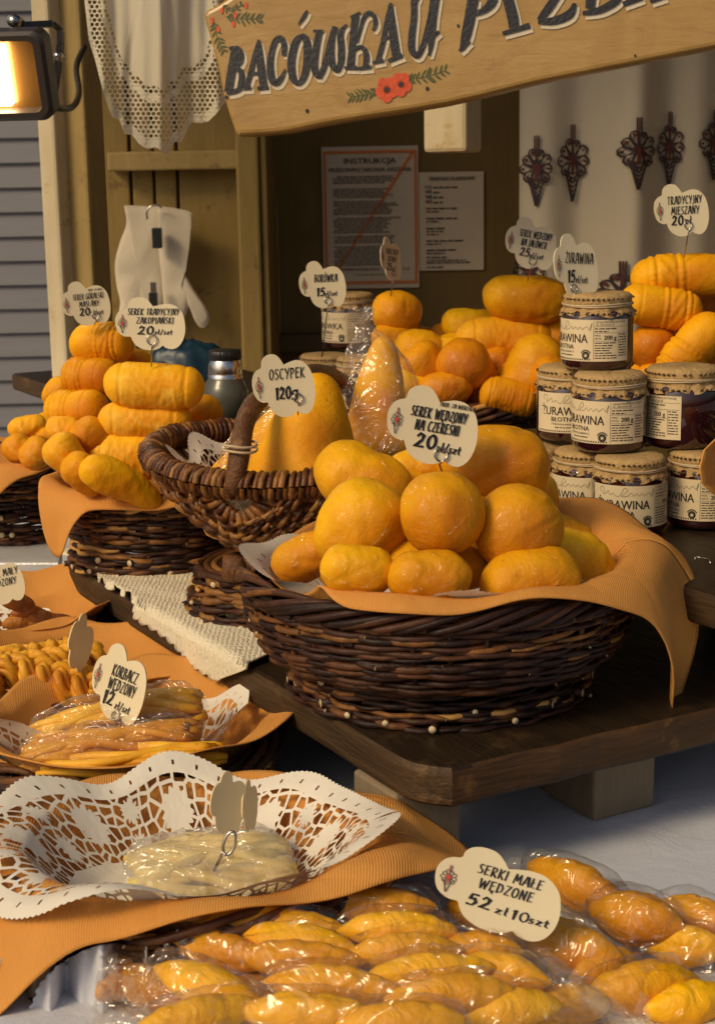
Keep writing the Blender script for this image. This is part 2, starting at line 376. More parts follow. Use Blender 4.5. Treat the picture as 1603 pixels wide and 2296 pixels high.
film('clear_bag', 20, .05, .012, .05); film('cloudy_bag', 36, .035, .03, .06); film('cellophane', 26, .09, .05, .05); film('milky_bag', 30, .05, .22, .10)
# jar glass over dark jam
t = NT('jam_glass'); t.p(col=(.034, .006, .008), rough=.04, spec=.7, coat=1.0, coatr=.03); MT['jam_glass'] = t.m
plain('jam_side', (.016, .004, .005), .06, .2, coat=1.0)
t = NT('lid_paper'); co = t.co(); n = t.noise(co, 120, 4, .6, 1.0)
t.p(col=t.mix(n, (.40, .245, .085, 1), (.54, .36, .15, 1)), rough=.7, nrm=t.bump(t.noise(co, 130, 4, .6, 2.0), .8, .003)); MT['lid_paper'] = t.m
plain('lid_print', (.10, .055, .02), .7, .2)
plain('jar_label', (.74, .61, .39), .5, .05, 60)
plain('thermos_paint', (.085, .082, .058), .3, .15, 40, coat=.4)
plain('steel', (.62, .60, .56), .22, .1, 40, metal=1.0)
t = NT('lamp_glow'); t.p(col=(1, .9, .7), rough=.3, em=(1.0, .80, .50), ems=60.0); MT['lamp_glow'] = t.m
plain('lamp_reflector', (.32, .15, .035), .28, .2, metal=.7)
plain('lamp_case', (.035, .026, .022), .45, .2)
# ------------------------------------------------------------------ brush lettering (strokes) and plain type
def arc(cx, cy, rx, ry, a0, a1, n=9): return [(cx + rx * cos(R_(lerp(a0, a1, i / n))), cy + ry * sin(R_(lerp(a0, a1, i / n)))) for i in range(n + 1)]
GL = {
 'A': (.62, [[(0, 0), (.26, 1)], [(.2, 1), (.42, 1), (.62, 0)], [(.1, .32), (.54, .38)]]),
 'B': (.52, [[(.05, 0), (.05, 1)], [(.05, .98), (.4, .9), (.42, .68), (.08, .54)], [(.08, .54), (.48, .42), (.46, .1), (.05, .02)]]),
 'C': (.52, [arc(.3, .5, .28, .5, 55, 310)]),
 'D': (.56, [[(.05, 0), (.05, 1)], [(.0, .98), (.3, .95), (.52, .62), (.46, .22), (.0, .02)]]),
 'E': (.46, [[(.05, 0), (.05, 1)], [(.05, .97), (.44, 1)], [(.05, .53), (.38, .58)], [(.05, .03), (.46, .06)]]),
 'G': (.56, [arc(.3, .5, .28, .5, 55, 330), [(.3, .42), (.56, .44), (.54, .1)]]),
 'H': (.54, [[(.05, 0), (.05, 1)], [(.47, 0), (.48, 1.02)], [(.05, .5), (.48, .55)]]),
 'I': (.14, [[(.07, 0), (.07, 1)]]),
 'J': (.3, [[(.22, 1), (.24, .1), (.12, -.12), (0, -.05)]]),
 'K': (.52, [[(.05, 0), (.05, 1)], [(.48, 1), (.1, .5), (.5, 0)]]),
 'L': (.44, [[(.06, 1), (.05, .03), (.44, .06)]]),
 'M': (.74, [[(.02, 0), (.12, 1)], [(.12, 1), (.36, .28)], [(.36, .28), (.6, 1)], [(.6, 1), (.72, 0)]]),
 'N': (.56, [[(.05, 0), (.06, 1)], [(.06, 1), (.48, .03)], [(.48, .0), (.5, 1.02)]]),
 'O': (.56, [arc(.28, .5, .26, .5, 90, 450, 14)]),
 'P': (.48, [[(.05, 0), (.05, 1)], [(.0, .97), (.36, .95), (.46, .72), (.34, .5), (.06, .46)]]),
 'R': (.54, [[(.05, 0), (.05, 1)], [(.0, .97), (.36, .95), (.44, .74), (.34, .54), (.08, .5), (.52, 0)]]),
 'S': (.44, [[(.42, .92), (.2, 1), (.04, .8), (.12, .58), (.34, .44), (.42, .22), (.26, .02), (.02, .06)]]),
 'T': (.54, [[(.27, 0), (.27, .97)], [(.0, .93), (.54, 1.0)]]),
 'U': (.54, [[(.05, 1), (.06, .25), (.22, 0), (.42, .12), (.5, 1)]]),
 'W': (.84, [[(.02, 1), (.2, 0)], [(.2, 0), (.42, .85)], [(.42, .85), (.6, 0)], [(.6, 0), (.82, 1.02)]]),
 'Y': (.54, [[(.0, 1), (.26, .48)], [(.54, 1.02), (.2, 0)]]),
 'Z': (.5, [[(.03, .95), (.48, .98)], [(.48, .98), (.02, .04)], [(.02, .04), (.5, .04)]]),
 '0': (.54, [arc(.27, .5, .24, .48, 90, 450, 14)]), '1': (.26, [[(.02, .82), (.18, 1), (.16, 0)]]),
 '2': (.5, [[(.05, .78), (.2, 1), (.42, .86), (.38, .55), (.03, .04), (.5, .05)]]),
 '5': (.48, [[(.46, .97), (.12, .96), (.08, .55), (.32, .62), (.44, .34), (.28, .03), (.0, .06)]]),
 'z': (.4, [[(.04, .55), (.38, .57), (.02, .03), (.4, .04)]]), 's': (.32, [[(.3, .54), (.08, .55), (.08, .36), (.28, .24), (.24, .04), (.0, .05)]]),
 't': (.32, [[(.12, .82), (.1, .08), (.28, .04)], [(0, .56), (.3, .58)]]), 'ł': (.24, [[(.12, 1), (.1, .04), (.22, .03)], [(0, .42), (.24, .6)]]),
 '/': (.36, [[(0, -.05), (.36, 1)]]), 'g': (.46, [arc(.22, .38, .18, .2, 0, 360, 10), [(.4, .6), (.38, -.1), (.2, -.25), (.02, -.12)]]),
 '.': (.14, [[(.05, .0), (.08, .06)]]), ' ': (.3, []),
}
def _v(base, extra, w=None): return (w or GL[base][0], GL[base][1] + extra)
GL['Ę'] = _v('E', [[(.36, .03), (.28, -.14), (.42, -.22)]]); GL['Ń'] = _v('N', [[(.22, 1.12), (.36, 1.3)]]); GL['Ś'] = _v('S', [[(.18, 1.14), (.32, 1.32)]])
GL['Ó'] = _v('O', [[(.24, 1.12), (.38, 1.3)]]); GL['Ż'] = _v('Z', [[(.22, 1.12), (.28, 1.2)]]); GL['Ł'] = _v('L', [[(-.08, .38), (.28, .62)]])
def stroke(mb, P, w, z, X, Y, N, O, mi=0, ws=None):
    """one brush stroke as a flat ribbon; P in local units, w half width"""
    P = [Vector((p[0], p[1])) for p in P]; k = len(P); vs = []; fs = []
    for i, p in enumerate(P):
        d = P[min(i + 1, k - 1)] - P[max(i - 1, 0)]
        if d.length < 1e-9: d = Vector((0, 1))
        d.normalize(); n = Vector((-d.y, d.x))
        if 0 < i < k - 1:
            a = (P[i] - P[i - 1]).normalized(); b = (P[i + 1] - P[i]).normalized(); c = max(.55, abs(n.dot(Vector((-a.y, a.x)))))
        else: c = 1
        if ws: ww = ws[i]
        else: ww = w * (.45 + .55 * abs(d.x * .5 - d.y * .86)) / c
        e = d * ww * (-.6 if i == 0 else .6 if i == k - 1 else 0)
        for s in (1, -1):
            q = p + n * ww * s + e; vs.append(O + X * q.x + Y * q.y + N * z)
    for i in range(k - 1): fs.append((2 * i, 2 * i + 1, 2 * i + 3, 2 * i + 2))
    mb.add(vs, fs, mi)
def brush(mb, txt, xc, yb, h, width, X, Y, N, O, wt=.085, mi=0, sl=.0, z0=.0):
    tot = sum(GL[c][0] + .22 for c in txt) - .22; sx = width / tot; x = xc - width / 2; z = z0
    for c in txt:
        for st in GL[c][1]:
            z += 1.2e-5
            stroke(mb, [(x + p[0] * sx + p[1] * h * sl, yb + p[1] * h) for p in st], wt * h, z, X, Y, N, O, mi)
        x += (GL[c][0] + .22) * sx
_tc = {}
def type_faces(txt):
    if txt not in _tc:
        cu = bpy.data.curves.new('type', 'FONT'); cu.body = txt; cu.resolution_u = 2
        o = bpy.data.objects.new('type', cu); COL.objects.link(o); bpy.context.view_layer.update()
        me = o.to_mesh(); _tc[txt] = ([v.co.copy() for v in me.vertices], [list(p.vertices) for p in me.polygons])
        o.to_mesh_clear(); bpy.data.objects.remove(o); bpy.data.curves.remove(cu)
    return _tc[txt]
def typeset(mb, txt, x0, yb, h, width, fn, mi=0, bold=0, center=False):
    vs, fs = type_faces(txt); xs = [p.x for p in vs]; a, b = min(xs), max(xs); sy = h / .69; sx = width / (b - a) if width else sy
    if center: x0 -= (b - a) * sx / 2
    mb.add([fn(x0 + (p.x - a) * sx, yb + p.y * sy) for p in vs], fs, mi)
    if bold:
        mb.add([fn(x0 + (p.x - a) * sx + bold, yb + p.y * sy, 1) for p in vs], fs, mi)
rt = random.Random(5)
def greeked(mb, x0, x1, y, h, fn, mi=0, fill=.8, r=rt):
    """lines too small to read in the photograph: word-length dashes"""
    x = x0
    while x < x1 * fill + x0 * (1 - fill):
        w = r.uniform(1.5, 6) * h; e = min(x + w, x1)
        mb.add([fn(x, y), fn(e, y), fn(e, y + h * .7), fn(x, y + h * .7)], [(0, 1, 2, 3)], mi); x = e + h * .7

# regional heart-and-spear embroidery motif; local units, width about 1, spear tip at y = -1.05
def motif(mb, fn, dark, red, light=None, detail=True, sx=1.0):
    O = Vector((0, 0, 0)); X = Vector((1, 0, 0)); Y = Vector((0, 1, 0)); N = Vector((0, 0, 1)); tmp = MB(); z = [0.0]
    def st(P, w, mi, ws=None):
        z[0] += 2e-2; stroke(tmp, P, w, z[0], X, Y, N, O, mi, ws)
    n = 8
    for i in range(n):
        a = R_(lerp(-42, 222, i / (n - 1))); L = .66 if i % 2 == 0 else .60
        c = (cos(a) * L * .66, sin(a) * L * .66 + .02); r = .125
        lp = [(0 + cos(a) * .12, sin(a) * .12 + .02)] + [(c[0] + cos(a + q) * r * (1.2 if abs(q) < .9 else 1), c[1] + sin(a + q) * r * 1.15) for q in (-1.9, -1.1, -.4, .4, 1.1, 1.9)] + [(cos(a) * .12, sin(a) * .12 + .02)]
        st(lp, .036, 0)
        if detail: st([c, (c[0] + cos(a) * .07, c[1] + sin(a) * .07)], .05, 1 if i % 3 else 0)
    for sgn in (-1, 1):
        st([(sgn * .30, -.24), (sgn * .17, -.58), (sgn * .02, -1.08)], .045, 0)
        st([(sgn * .10, -.05), (sgn * .20, -.28), (sgn * .05, -.55)], .035, 0)
        st([(sgn * .07, .45), (sgn * .07, .95)], .03, 0)
    if detail:
        for i in range(6):
            y = -.28 - i * .12; w = .22 * (1 - i / 6.5)
            st([(-w, y), (0, y - .08)], .035, 0); st([(w, y), (0, y - .08)], .035, 0)
    st([(0, .1), (0, -.35)], .06, 1); st([(-.12, .03), (.12, .03)], .06, 1); st([(-.09, .12), (.09, -.08)], .05, 1); st([(.09, .12), (-.09, -.08)], .05, 1)
    st([(0, .3), (0, .95)], .03, 1)
    mm = (dark, red)
    mb.add([fn(p.x * sx, p.y, p.z) for p in tmp.v], tmp.f, 0)
    b = len(mb.m) - len(tmp.m)
    for i, q in enumerate(tmp.m): mb.m[b + i] = mm[q]

# ------------------------------------------------------------------ setting
g = MB(); g.grid(lambda a, b: Vector((lerp(-60, 60, a), lerp(-40, 80, b), 0)), 8, 8); tag(g.build('ground', MT['stone_ground']), kind='structure')

# the grey clad building across the lane
bl = thing('grey_building', 'grey building clad in horizontal boards, far left behind the corner post', 'building', (-4.4, 8.0, 0))
s = MB(); z = 0.0
while z < 3.3:
    s.add([(-8, 8.0, z), (-.75, 8.0, z), (-.75, 8.022, z + .112), (-8, 8.022, z + .112)], [(0, 1, 2, 3)])
    s.add([(-8, 8.022, z + .112), (-.75, 8.022, z + .112), (-.75, 8.0, z + .118), (-8, 8.0, z + .118)], [(0, 1, 2, 3)]); z += .118
s.box((-8, 8.03, 0), (-.75, 10, 3.3)); s.build('board_wall', MT['grey_siding'], bl, smooth=False)
s = MB(); s.box((-8.2, 7.3, 3.3), (-.6, 10.2, 3.42)); s.build('roof', MT['eave'], bl, smooth=False)

# market stall
st = thing('market_stall', 'cream wooden market stall with plank end wall and dark back panel', 'stall', (0, 2.8, 0))
def stall_box(name, mat, u0, v0, u1, v1, y, th, bv=.004, rz=0, par=None, extend_top=False):
    a = at_y(u0, v1, y); b = at_y(u1, v0, y); z0, z1 = a.z, b.z
    m = MB(); m.box((a.x, y, z0), (b.x, y + th, z1)); o = m.build(name, MT[mat], par or st, smooth=False)
    if bv: bevel(o, bv)
    return o
def post(x, y, w, d, rz, z0, z1, mat, name='post'):
    m = MB(); M = Matrix.Translation((x, y, 0)) @ Matrix.Rotation(rz, 4, 'Z'); m.box((-w / 2, -d / 2, z0), (w / 2, d / 2, z1), 0, M)
    return bevel(m.build(name, MT[mat], st, smooth=False), .005)
pc = at_y(182, 500, 2.42)
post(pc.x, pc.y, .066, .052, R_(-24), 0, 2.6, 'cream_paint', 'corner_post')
pw = at_y(137, 500, 2.40); post(pw.x, pw.y, .030, .05, R_(-24), 0, 2.6, 'white_block_lit_post', 'lit_post_face')  # paler strip puts daylight into the colour of the post's left face
# plank end wall
x0 = at_y(225, 500, 3.0).x; edges = [225, 298, 350, 402, 548]
for i in range(4):
    a, b = at_y(edges[i], 500, 3.0).x + .0025, at_y(edges[i + 1], 500, 3.0).x - .0025
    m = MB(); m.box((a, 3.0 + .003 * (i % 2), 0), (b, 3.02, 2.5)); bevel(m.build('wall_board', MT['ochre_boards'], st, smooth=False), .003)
m = MB(); m.box((x0 - .05, 3.021, 0), (at_y(600, 500, 3.0).x, 3.035, 2.5)); m.build('wall_backing', MT['dark_panel'], st, smooth=False)
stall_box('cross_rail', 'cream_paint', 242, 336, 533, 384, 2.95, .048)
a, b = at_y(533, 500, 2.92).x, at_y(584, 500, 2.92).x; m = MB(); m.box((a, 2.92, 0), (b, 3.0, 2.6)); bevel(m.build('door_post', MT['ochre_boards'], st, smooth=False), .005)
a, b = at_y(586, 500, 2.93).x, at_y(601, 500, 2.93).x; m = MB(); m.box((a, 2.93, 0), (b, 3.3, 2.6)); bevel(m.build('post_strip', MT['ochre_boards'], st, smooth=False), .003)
# back wall, rail, side wall, unseen shading roof
m = MB(); m.box((b, 3.3, 0), (1.9, 3.34, 2.6)); m.build('back_panel', MT['dark_panel'], st, smooth=False)
stall_box('back_rail', 'rail_paint', 603, 742, 1168, 792, 3.26, .038)
m = MB(); m.box((1.5, 1.6, 0), (1.54, 3.3, 2.6)); m.build('side_wall', MT['dark_panel'], st, smooth=False)
m = MB()
for i in range(2): m.add([(-1.5, 1.75, 2.5), (1.9, 1.75, 2.5), (1.9, 3.5, 3.0), (-1.5, 3.5, 3.0)] if i == 0 else [(-1.5, 1.75, 2.53), (-1.5, 3.5, 3.03), (1.9, 3.5, 3.03), (1.9, 1.75, 2.53)], [(0, 1, 2, 3)])
m.build('roof', MT['dark_panel'], st, smooth=False)  # out of view, carried past the left end to shade the interior and wall boards
# painted bracket block hanging behind the sign
a = at_y(950, 343, 2.2); b = at_y(1046, 330, 2.2); M = Matrix.Translation((b.x, 2.2, 0)) @ Matrix.Rotation(R_(-22), 4, 'Z')
m = MB(); w = (b.x - a.x) * 1.08; m.box((-w, 0, a.z), (0, .07, 2.2), 0, M); o = bevel(m.build('hanging_block', MT['white_block_lit_post'], st, smooth=False), .006)

# curtain with embroidered motifs
CY = 2.86
def curt(x):
    f = .036 * sin(x * 21 + .5) + .022 * sin(x * 47 + 1.0); return CY + f
xa, xb = at_y(1168, 400, CY).x, at_y(1750, 400, CY).x
cu = thing('curtain', 'greyish white stall curtain with dark embroidered heart motifs, hanging at the right', 'curtain', (.6, CY, 1.0))
m = MB(); m.grid(lambda a, b: Vector((lerp(xa, xb, a) , curt(lerp(xa, xb, a)) + .006 * nz(a * 9, b * 3, 1), lerp(.95, 2.15, b))), 160, 20); m.build('curtain_cloth', MT['curtain_cloth'], cu)
def cmotif(u, v, wpx, hpx, clipx=None, flip=1):
    p = at_y(u, v, CY); k = mpp(p); mb = MB()
    def fn(x, y, z):
        X = p.x + x * wpx * k
        return Vector((X, curt(X) - .0075 - z * 4e-4, p.z + y * hpx * k * .5))
    motif(mb, fn, 0, 1); return mb.build('embroidered_motif', [MT['embroidery_dark'], MT['embroidery_red']], cu, smooth=False)
for a in ((1204, 378, 62, 150), (1288, 360, 62, 165), (1418, 340, 74, 150), (1500, 330, 56, 160), (1606, 320, 70, 150), (1384, 655, 84, 150), (1188, 610, 60, 150)): cmotif(*a)

# posters on the dark panel
PY = 3.292
def poster(name, label, quad, w, h):
    th = thing(name, label, 'notice', at_y(quad[0], quad[3], PY)); A = at_y(quad[0], quad[3], PY); B = at_y(quad[2], quad[1], PY)
    def fn(x, y, l=0): return Vector((lerp(A.x, B.x, x / w), PY - .002 - .0015 * (1 + l * .4), lerp(A.z, B.z, y / h)))
    m = MB(); m.box((A.x, PY, A.z), (B.x, PY + .003, B.z)); m.build('sheet', MT['wall_paper_sheet'], th, smooth=False)
    return th, fn
th, fn = poster('fire_notice', 'fire instruction sheet with orange border and orange diagonal stripe', (727, 326, 937, 648), 210, 297)
m = MB()
for (x0, y0, x1, y1) in ((4, 10, 9, 288), (201, 10, 206, 288), (9, 283, 201, 288), (9, 10, 201, 15)): m.add([fn(x0, y0), fn(x1, y0), fn(x1, y1), fn(x0, y1)], [(0, 1, 2, 3)])
m.build('border', MT['orange_border'], th, smooth=False)
m = MB(); m.add([fn(10, 16, -.6), fn(17, 16, -.6), fn(201, 283, -.6), fn(194, 283, -.6)], [(0, 1, 2, 3)]); m.build('diagonal_stripe', MT['orange_border'], th, smooth=False)
m = MB(); typeset(m, 'INSTRUKCJA', 105, 262, 11, 112, fn, 0, .9, True); typeset(m, 'PRZECIWPOŻAROWA OGÓLNA', 105, 245, 8, 178, fn, 0, .7, True)
y = 234
for i in range(44):
    if i in (4, 5, 11, 19, 28, 33): y -= 4.3; continue
    x0 = 24 if (i * 7) % 5 else 32; greeked(m, x0, rt.uniform(150, 192), y, 2.6, fn); y -= 4.3
typeset(m, 'PON PAŃSTWOWEJ STRAŻ', 26, 38, 5, 98, fn, 0, .5); typeset(m, '998 112', 152, 38, 5, 36, fn, 0, .5); greeked(m, 70, 150, 28, 2.4, fn)
m.build('printed_text', MT['faded_ink'], th, smooth=False)
th, fn = poster('phone_notice', 'plain printed sheet of alarm telephone numbers on the dark panel', (941, 384, 1084, 607), 210, 297)
m = MB(); typeset(m, 'TELEFONY ALARMOWE', 105, 272, 11, 150, fn, 0, 1.0, True)
for i, nme in enumerate(('112', '997', '998', '999')): typeset(m, nme, 20, 248 - i * 15, 10, 20, fn, 0, 1.0); greeked(m, 46, (130, 66, 84, 76)[i], 249 - i * 15, 6, fn)
for y, ln, b in ((186, 100, 1), (177, 42, 0), (156, 100, 1), (147, 42, 0), (126, 60, 1), (117, 56, 0), (108, 40, 0), (88, 120, 1), (79, 48, 0), (60, 98, 1), (51, 60, 0), (38, 66, 1), (29, 130, 0), (22, 150, 0), (8, 60, 1)): greeked(m, 22, 22 + ln, y, 6 if b else 5, fn, 0, .95)
m.build('printed_text', MT['faded_ink'], th, smooth=False)

# floodlight
LP = at_y(6, 166, 1.9); lm = thing('floodlight', 'lit rectangular floodlight on a metal bracket at the upper left', 'lamp', LP)
M = Matrix.Translation(LP) @ Matrix.Rotation(R_(-8), 4, 'Z') @ Matrix.Rotation(R_(16), 4, 'X')
def rrect(w, h, r, n=6):
    o = []
    for cx, cz, a0 in ((w - r, h - r, 0), (-w + r, h - r, 90), (-w + r, -h + r, 180), (w - r, -h + r, 270)):
        o += [(cx + r * cos(R_(a0 + 90 * i / n)), cz + r * sin(R_(a0 + 90 * i / n))) for i in range(n + 1)]
    return o
m = MB(); prof = [(.056, .046, .0), (.060, .050, .004), (.060, .050, .028), (.048, .040, .046)]; rings = []
for (w, h, y) in prof: rings.append([M @ Vector((x, y - .02, z)) for x, z in rrect(w, h, .014)])
n = len(rings[0]); vs = sum(rings, []); fs = [(i * n + j, i * n + (j + 1) % n, (i + 1) * n + (j + 1) % n, (i + 1) * n + j) for i in range(3) for j in range(n)] + [list(range(3 * n, 4 * n))]
inner = [M @ Vector((x, -.02, z)) for x, z in rrect(.048, .040, .008)]; b = len(vs); vs += inner; fs += [(j, (j + 1) % n, b + (j + 1) % n, b + j) for j in range(n)]
rear = [M @ Vector((x, -.002, z)) for x, z in rrect(.046, .038, .008)]; b2 = len(vs); vs += rear; fs += [(b + j, b + (j + 1) % n, b2 + (j + 1) % n, b2 + j) for j in range(n)]
m.add(vs, fs); m.build('housing', MT['lamp_case'], lm, smooth=False)
m = MB(); m.poly([M @ Vector((x, -.003, z)) for x, z in rrect(.0465, .0385, .008)]); m.build('reflector', MT['lamp_reflector'], lm, smooth=False)
m = MB(); m.prism([M @ Vector((x, -.013, z)) for x, z in ((-.044, -.033), (.010, -.033), (.010, .034), (-.044, .034))], (M.to_3x3() @ Vector((0, .008, 0)))); m.build('glowing_panel', MT['lamp_glow'], lm, smooth=False)
q = [at_y(u, v, y) for u, v, y in ((24, 48, 1.93), (60, 55, 1.93), (118, 52, 1.95), (134, 66, 1.98), (134, 100, 2.02), (126, 165, 2.04), (120, 205, 2.06))]
m = MB()
for i in range(len(q) - 1):
    d = Vector((0, .016, 0)); t_ = (q[i + 1] - q[i]).normalized().cross(Vector((0, 1, 0))).normalized() * .0035
    m.prism([q[i] - t_, q[i + 1] - t_, q[i + 1] + t_, q[i] + t_], d)
m.build('bracket', MT['dark_metal'], lm, smooth=False)
m = MB(); c0 = at_y(30, 46, 1.91); m.tube([c0, c0 + Vector((0, .03, 0))], .0075, 10); m.build('bolt', MT['grey_metal'], lm); m = MB(); c0 = at_y(129, 125, 2.0); m.tube([c0, c0 + Vector((0, .03, 0))], .005, 10); m.build('bolt', MT['grey_metal'], lm)
m = MB(); m.tube(spline([at_y(u, v, y) for u, v, y in ((107, 195, 1.94), (112, 225, 1.95), (135, 243, 1.97), (165, 238, 2.05), (178, 205, 2.2), (172, 150, 2.3), (190, 105, 2.36))]), .0042, 8); m.build('cable', MT['black_plastic'], lm)

# crochet cloth hung over the front of the roof
VC = (348, -190); VO = [(186, -60), (190, 0), (200, 90), (214, 135), (228, 190), (240, 232), (252, 262), (268, 268), (280, 300), (297, 303), (312, 322), (330, 334), (350, 330), (362, 338), (376, 348), (392, 318), (408, 318), (418, 296), (430, 274), (450, 276), (468, 272), (486, 254), (505, 230), (512, 200), (520, 120), (530, 0), (530, -60)]
vsx = []
for i in range(len(VO) - 1):
    for j in range(5): t_ = j / 5; vsx.append((lerp(VO[i][0], VO[i + 1][0], t_), lerp(VO[i][1], VO[i + 1][1], t_)))
vsx.append(VO[-1]); nn = len(vsx) - 1
m = MB()
def vf(a, b):
    o = vsx[min(nn, int(round(a * nn)))]; k = .12 + .88 * b; u = VC[0] + (o[0] - VC[0]) * k; v = VC[1] + (o[1] - VC[1]) * k
    sc_ = .006 * sin(b * 30) if b > .95 else 0
    y = 2.12 + .010 * sin(u * .045 + 1.2) * (.3 + b) + .004 * sin(u * .15 + 1) * b - .05 * (1 - b); return at_y(u, v, y)
def vuv(a, b):
    o = vsx[min(nn, int(round(a * nn)))]; k = .12 + .88 * b; return ((VC[0] + (o[0] - VC[0]) * k) / 11.5, (VC[1] + (o[1] - VC[1]) * k) / 10.0)
m.grid(vf, nn, 60, 0, vuv, lambda a, b: (a, .12 + .88 * b)); o = m.build('crochet_cloth', MT['crochet_valance'], org=at_y(340, 0, 2.12))
tag(o, 'white cloth with wide crochet lace edge hanging beside the painted sign', 'lace cloth')

# painted sign board
SN = Vector((-.16, -1, .06)).normalized(); SP = at_y(800, 150, 1.86)
def sg(u, v, lift=0.0): return at_p(u, v, SP, SN) + SN * lift
sgn = thing('sign_board', 'painted wooden sign board with black brush lettering and red flowers', 'sign', SP)
out = [(456, 34), (463, 22), (490, 8), (560, -40), (1000, -160), (1800, -330), (1800, 62), (1700, 90), (1603, 106), (1500, 126), (1380, 150), (1200, 186), (1080, 216), (1000, 234), (900, 251), (800, 266), (720, 280), (640, 297), (580, 302), (535, 304), (527, 296), (515, 262), (500, 214), (488, 150)]
m = MB(); m.prism([sg(u, v) for u, v in out], -SN * .032); o = m.build('board', MT['sign_paint'], sgn, smooth=False); bevel(o, .006, 3, 50)
LT = []
def c4v(P): return [(454.8 + .3648 * x, .3648 * y, w * .3648) for x, y, w in P]
def c2v(P): return [(779.6 + .5135 * x, .5135 * y, w * .5135) for x, y, w in P]
LT += [c4v(P) for P in (
 [(200, 305, 24), (185, 400, 27), (172, 480, 27), (158, 568, 26)], [(165, 300, 12), (215, 298, 15), (236, 330, 17), (232, 380, 16), (195, 418, 13)], [(195, 422, 12), (236, 440, 18), (240, 500, 20), (222, 552, 16), (150, 572, 14)],
 [(348, 245, 8), (322, 340, 14), (296, 450, 16), (268, 540, 14)], [(246, 545, 9), (300, 540, 12)], [(345, 262, 14), (352, 350, 22), (362, 440, 26), (378, 540, 24)], [(338, 545, 12), (405, 538, 12)], [(300, 455, 10), (356, 450, 10)],
 [(500, 345, 14), (502, 280, 18), (482, 238, 20), (450, 250, 18), (425, 320, 18), (415, 400, 22), (424, 480, 24), (450, 510, 22), (485, 480, 15), (510, 425, 5)],
 [(612, 220, 14), (575, 255, 22), (550, 340, 25), (545, 420, 25), (560, 490, 22), (592, 512, 16), (622, 475, 20), (640, 400, 24), (645, 310, 26), (635, 240, 22), (606, 218, 14)], [(644, 66, 7), (622, 105, 12), (590, 154, 4)],
 [(680, 192, 9), (742, 196, 11)], [(716, 200, 20), (700, 280, 22), (688, 370, 23), (690, 435, 22), (716, 470, 18), (745, 415, 18), (768, 330, 18), (790, 240, 18), (818, 165, 20)], [(800, 215, 16), (790, 310, 20), (796, 395, 22), (826, 432, 18), (850, 380, 20), (852, 290, 22), (846, 220, 20), (862, 178, 12), (888, 152, 6)],
 [(970, 78, 8), (910, 112, 12)], [(940, 95, 25), (928, 190, 22), (920, 280, 22), (908, 405, 26)], [(872, 418, 10), (950, 418, 14)], [(948, 262, 7), (968, 185, 9), (990, 112, 13), (1022, 82, 16), (1054, 104, 15), (1062, 150, 13), (1046, 190, 8)], [(930, 312, 9), (966, 290, 13), (998, 312, 17), (1006, 365, 18), (996, 415, 13)], [(952, 425, 8), (1036, 412, 12)],
 [(1158, 20, 10), (1132, 130, 15), (1108, 260, 16), (1076, 375, 14)], [(1044, 388, 9), (1112, 372, 12)], [(1152, 30, 14), (1162, 140, 24), (1175, 250, 28), (1192, 360, 28)], [(1140, 378, 12), (1228, 340, 14)], [(1110, 235, 10), (1172, 230, 10)],
 [(1330, -6, 14), (1300, -2, 20), (1298, 100, 20), (1284, 220, 22), (1284, 305, 22), (1316, 345, 18), (1350, 290, 17), (1380, 190, 18), (1405, 90, 22), (1425, -30, 26)], [(1432, -20, 26), (1416, 100, 24), (1406, 200, 24), (1402, 270, 18), (1392, 345, 5)], [(1410, 225, 16), (1452, 196, 8)])]
LT += [c2v(P) for P in (
 [(548, -10, 26), (530, 90, 25), (515, 160, 22), (500, 215, 12)], [(532, 180, 8), (488, 224, 8)], [(566, -60, 20), (620, -60, 26), (632, 0, 24), (600, 42, 16), (555, 62, 10)],
 [(690, -60, 24), (700, 0, 26), (720, 80, 26), (725, 125, 24)], [(676, 148, 9), (795, 112, 13)],
 [(935, -50, 16), (880, 30, 20), (836, 90, 14)], [(830, 95, 12), (900, 92, 18), (968, 62, 20), (990, 15, 8)],
 [(1065, -60, 26), (1056, 40, 22)], [(1024, 60, 9), (1100, 45, 16), (1170, 5, 18), (1190, -30, 10)], [(1200, 20, 12), (1285, -8, 9)], [(1318, 8, 9), (1384, -14, 9)])]
mw = MB(); mk = MB(); z = 0
def ribbon(mb, P, du, dv, lift, grow=0.0):
    pts = spline([(a, b, c) for a, b, c in P], 4); k = len(pts); vs = []
    for i, p in enumerate(pts):
        d = (pts[min(i + 1, k - 1)] - pts[max(i - 1, 0)]); d = Vector((d.x, d.y)).normalized(); n = Vector((-d.y, d.x)); w = max(1, p.z * .86) + grow
        vs += [sg(p.x + n.x * w + du, p.y + n.y * w + dv, lift), sg(p.x - n.x * w + du, p.y - n.y * w + dv, lift)]
    mb.add(vs, [(2 * i, 2 * i + 1, 2 * i + 3, 2 * i + 2) for i in range(k - 1)])
for P in LT:
    ribbon(mw, P, 6, 8, .0006 + z, 2.0); ribbon(mk, P, 0, 0, .0022 + z, .6); z += 2e-5
mw.build('white_lettering_edge', MT['white_paint'], sgn, smooth=False); mk.build('black_lettering', MT['black_paint'], sgn, smooth=False)
mg = MB(); mr = MB(); mdk = MB(); rl = random.Random(3)
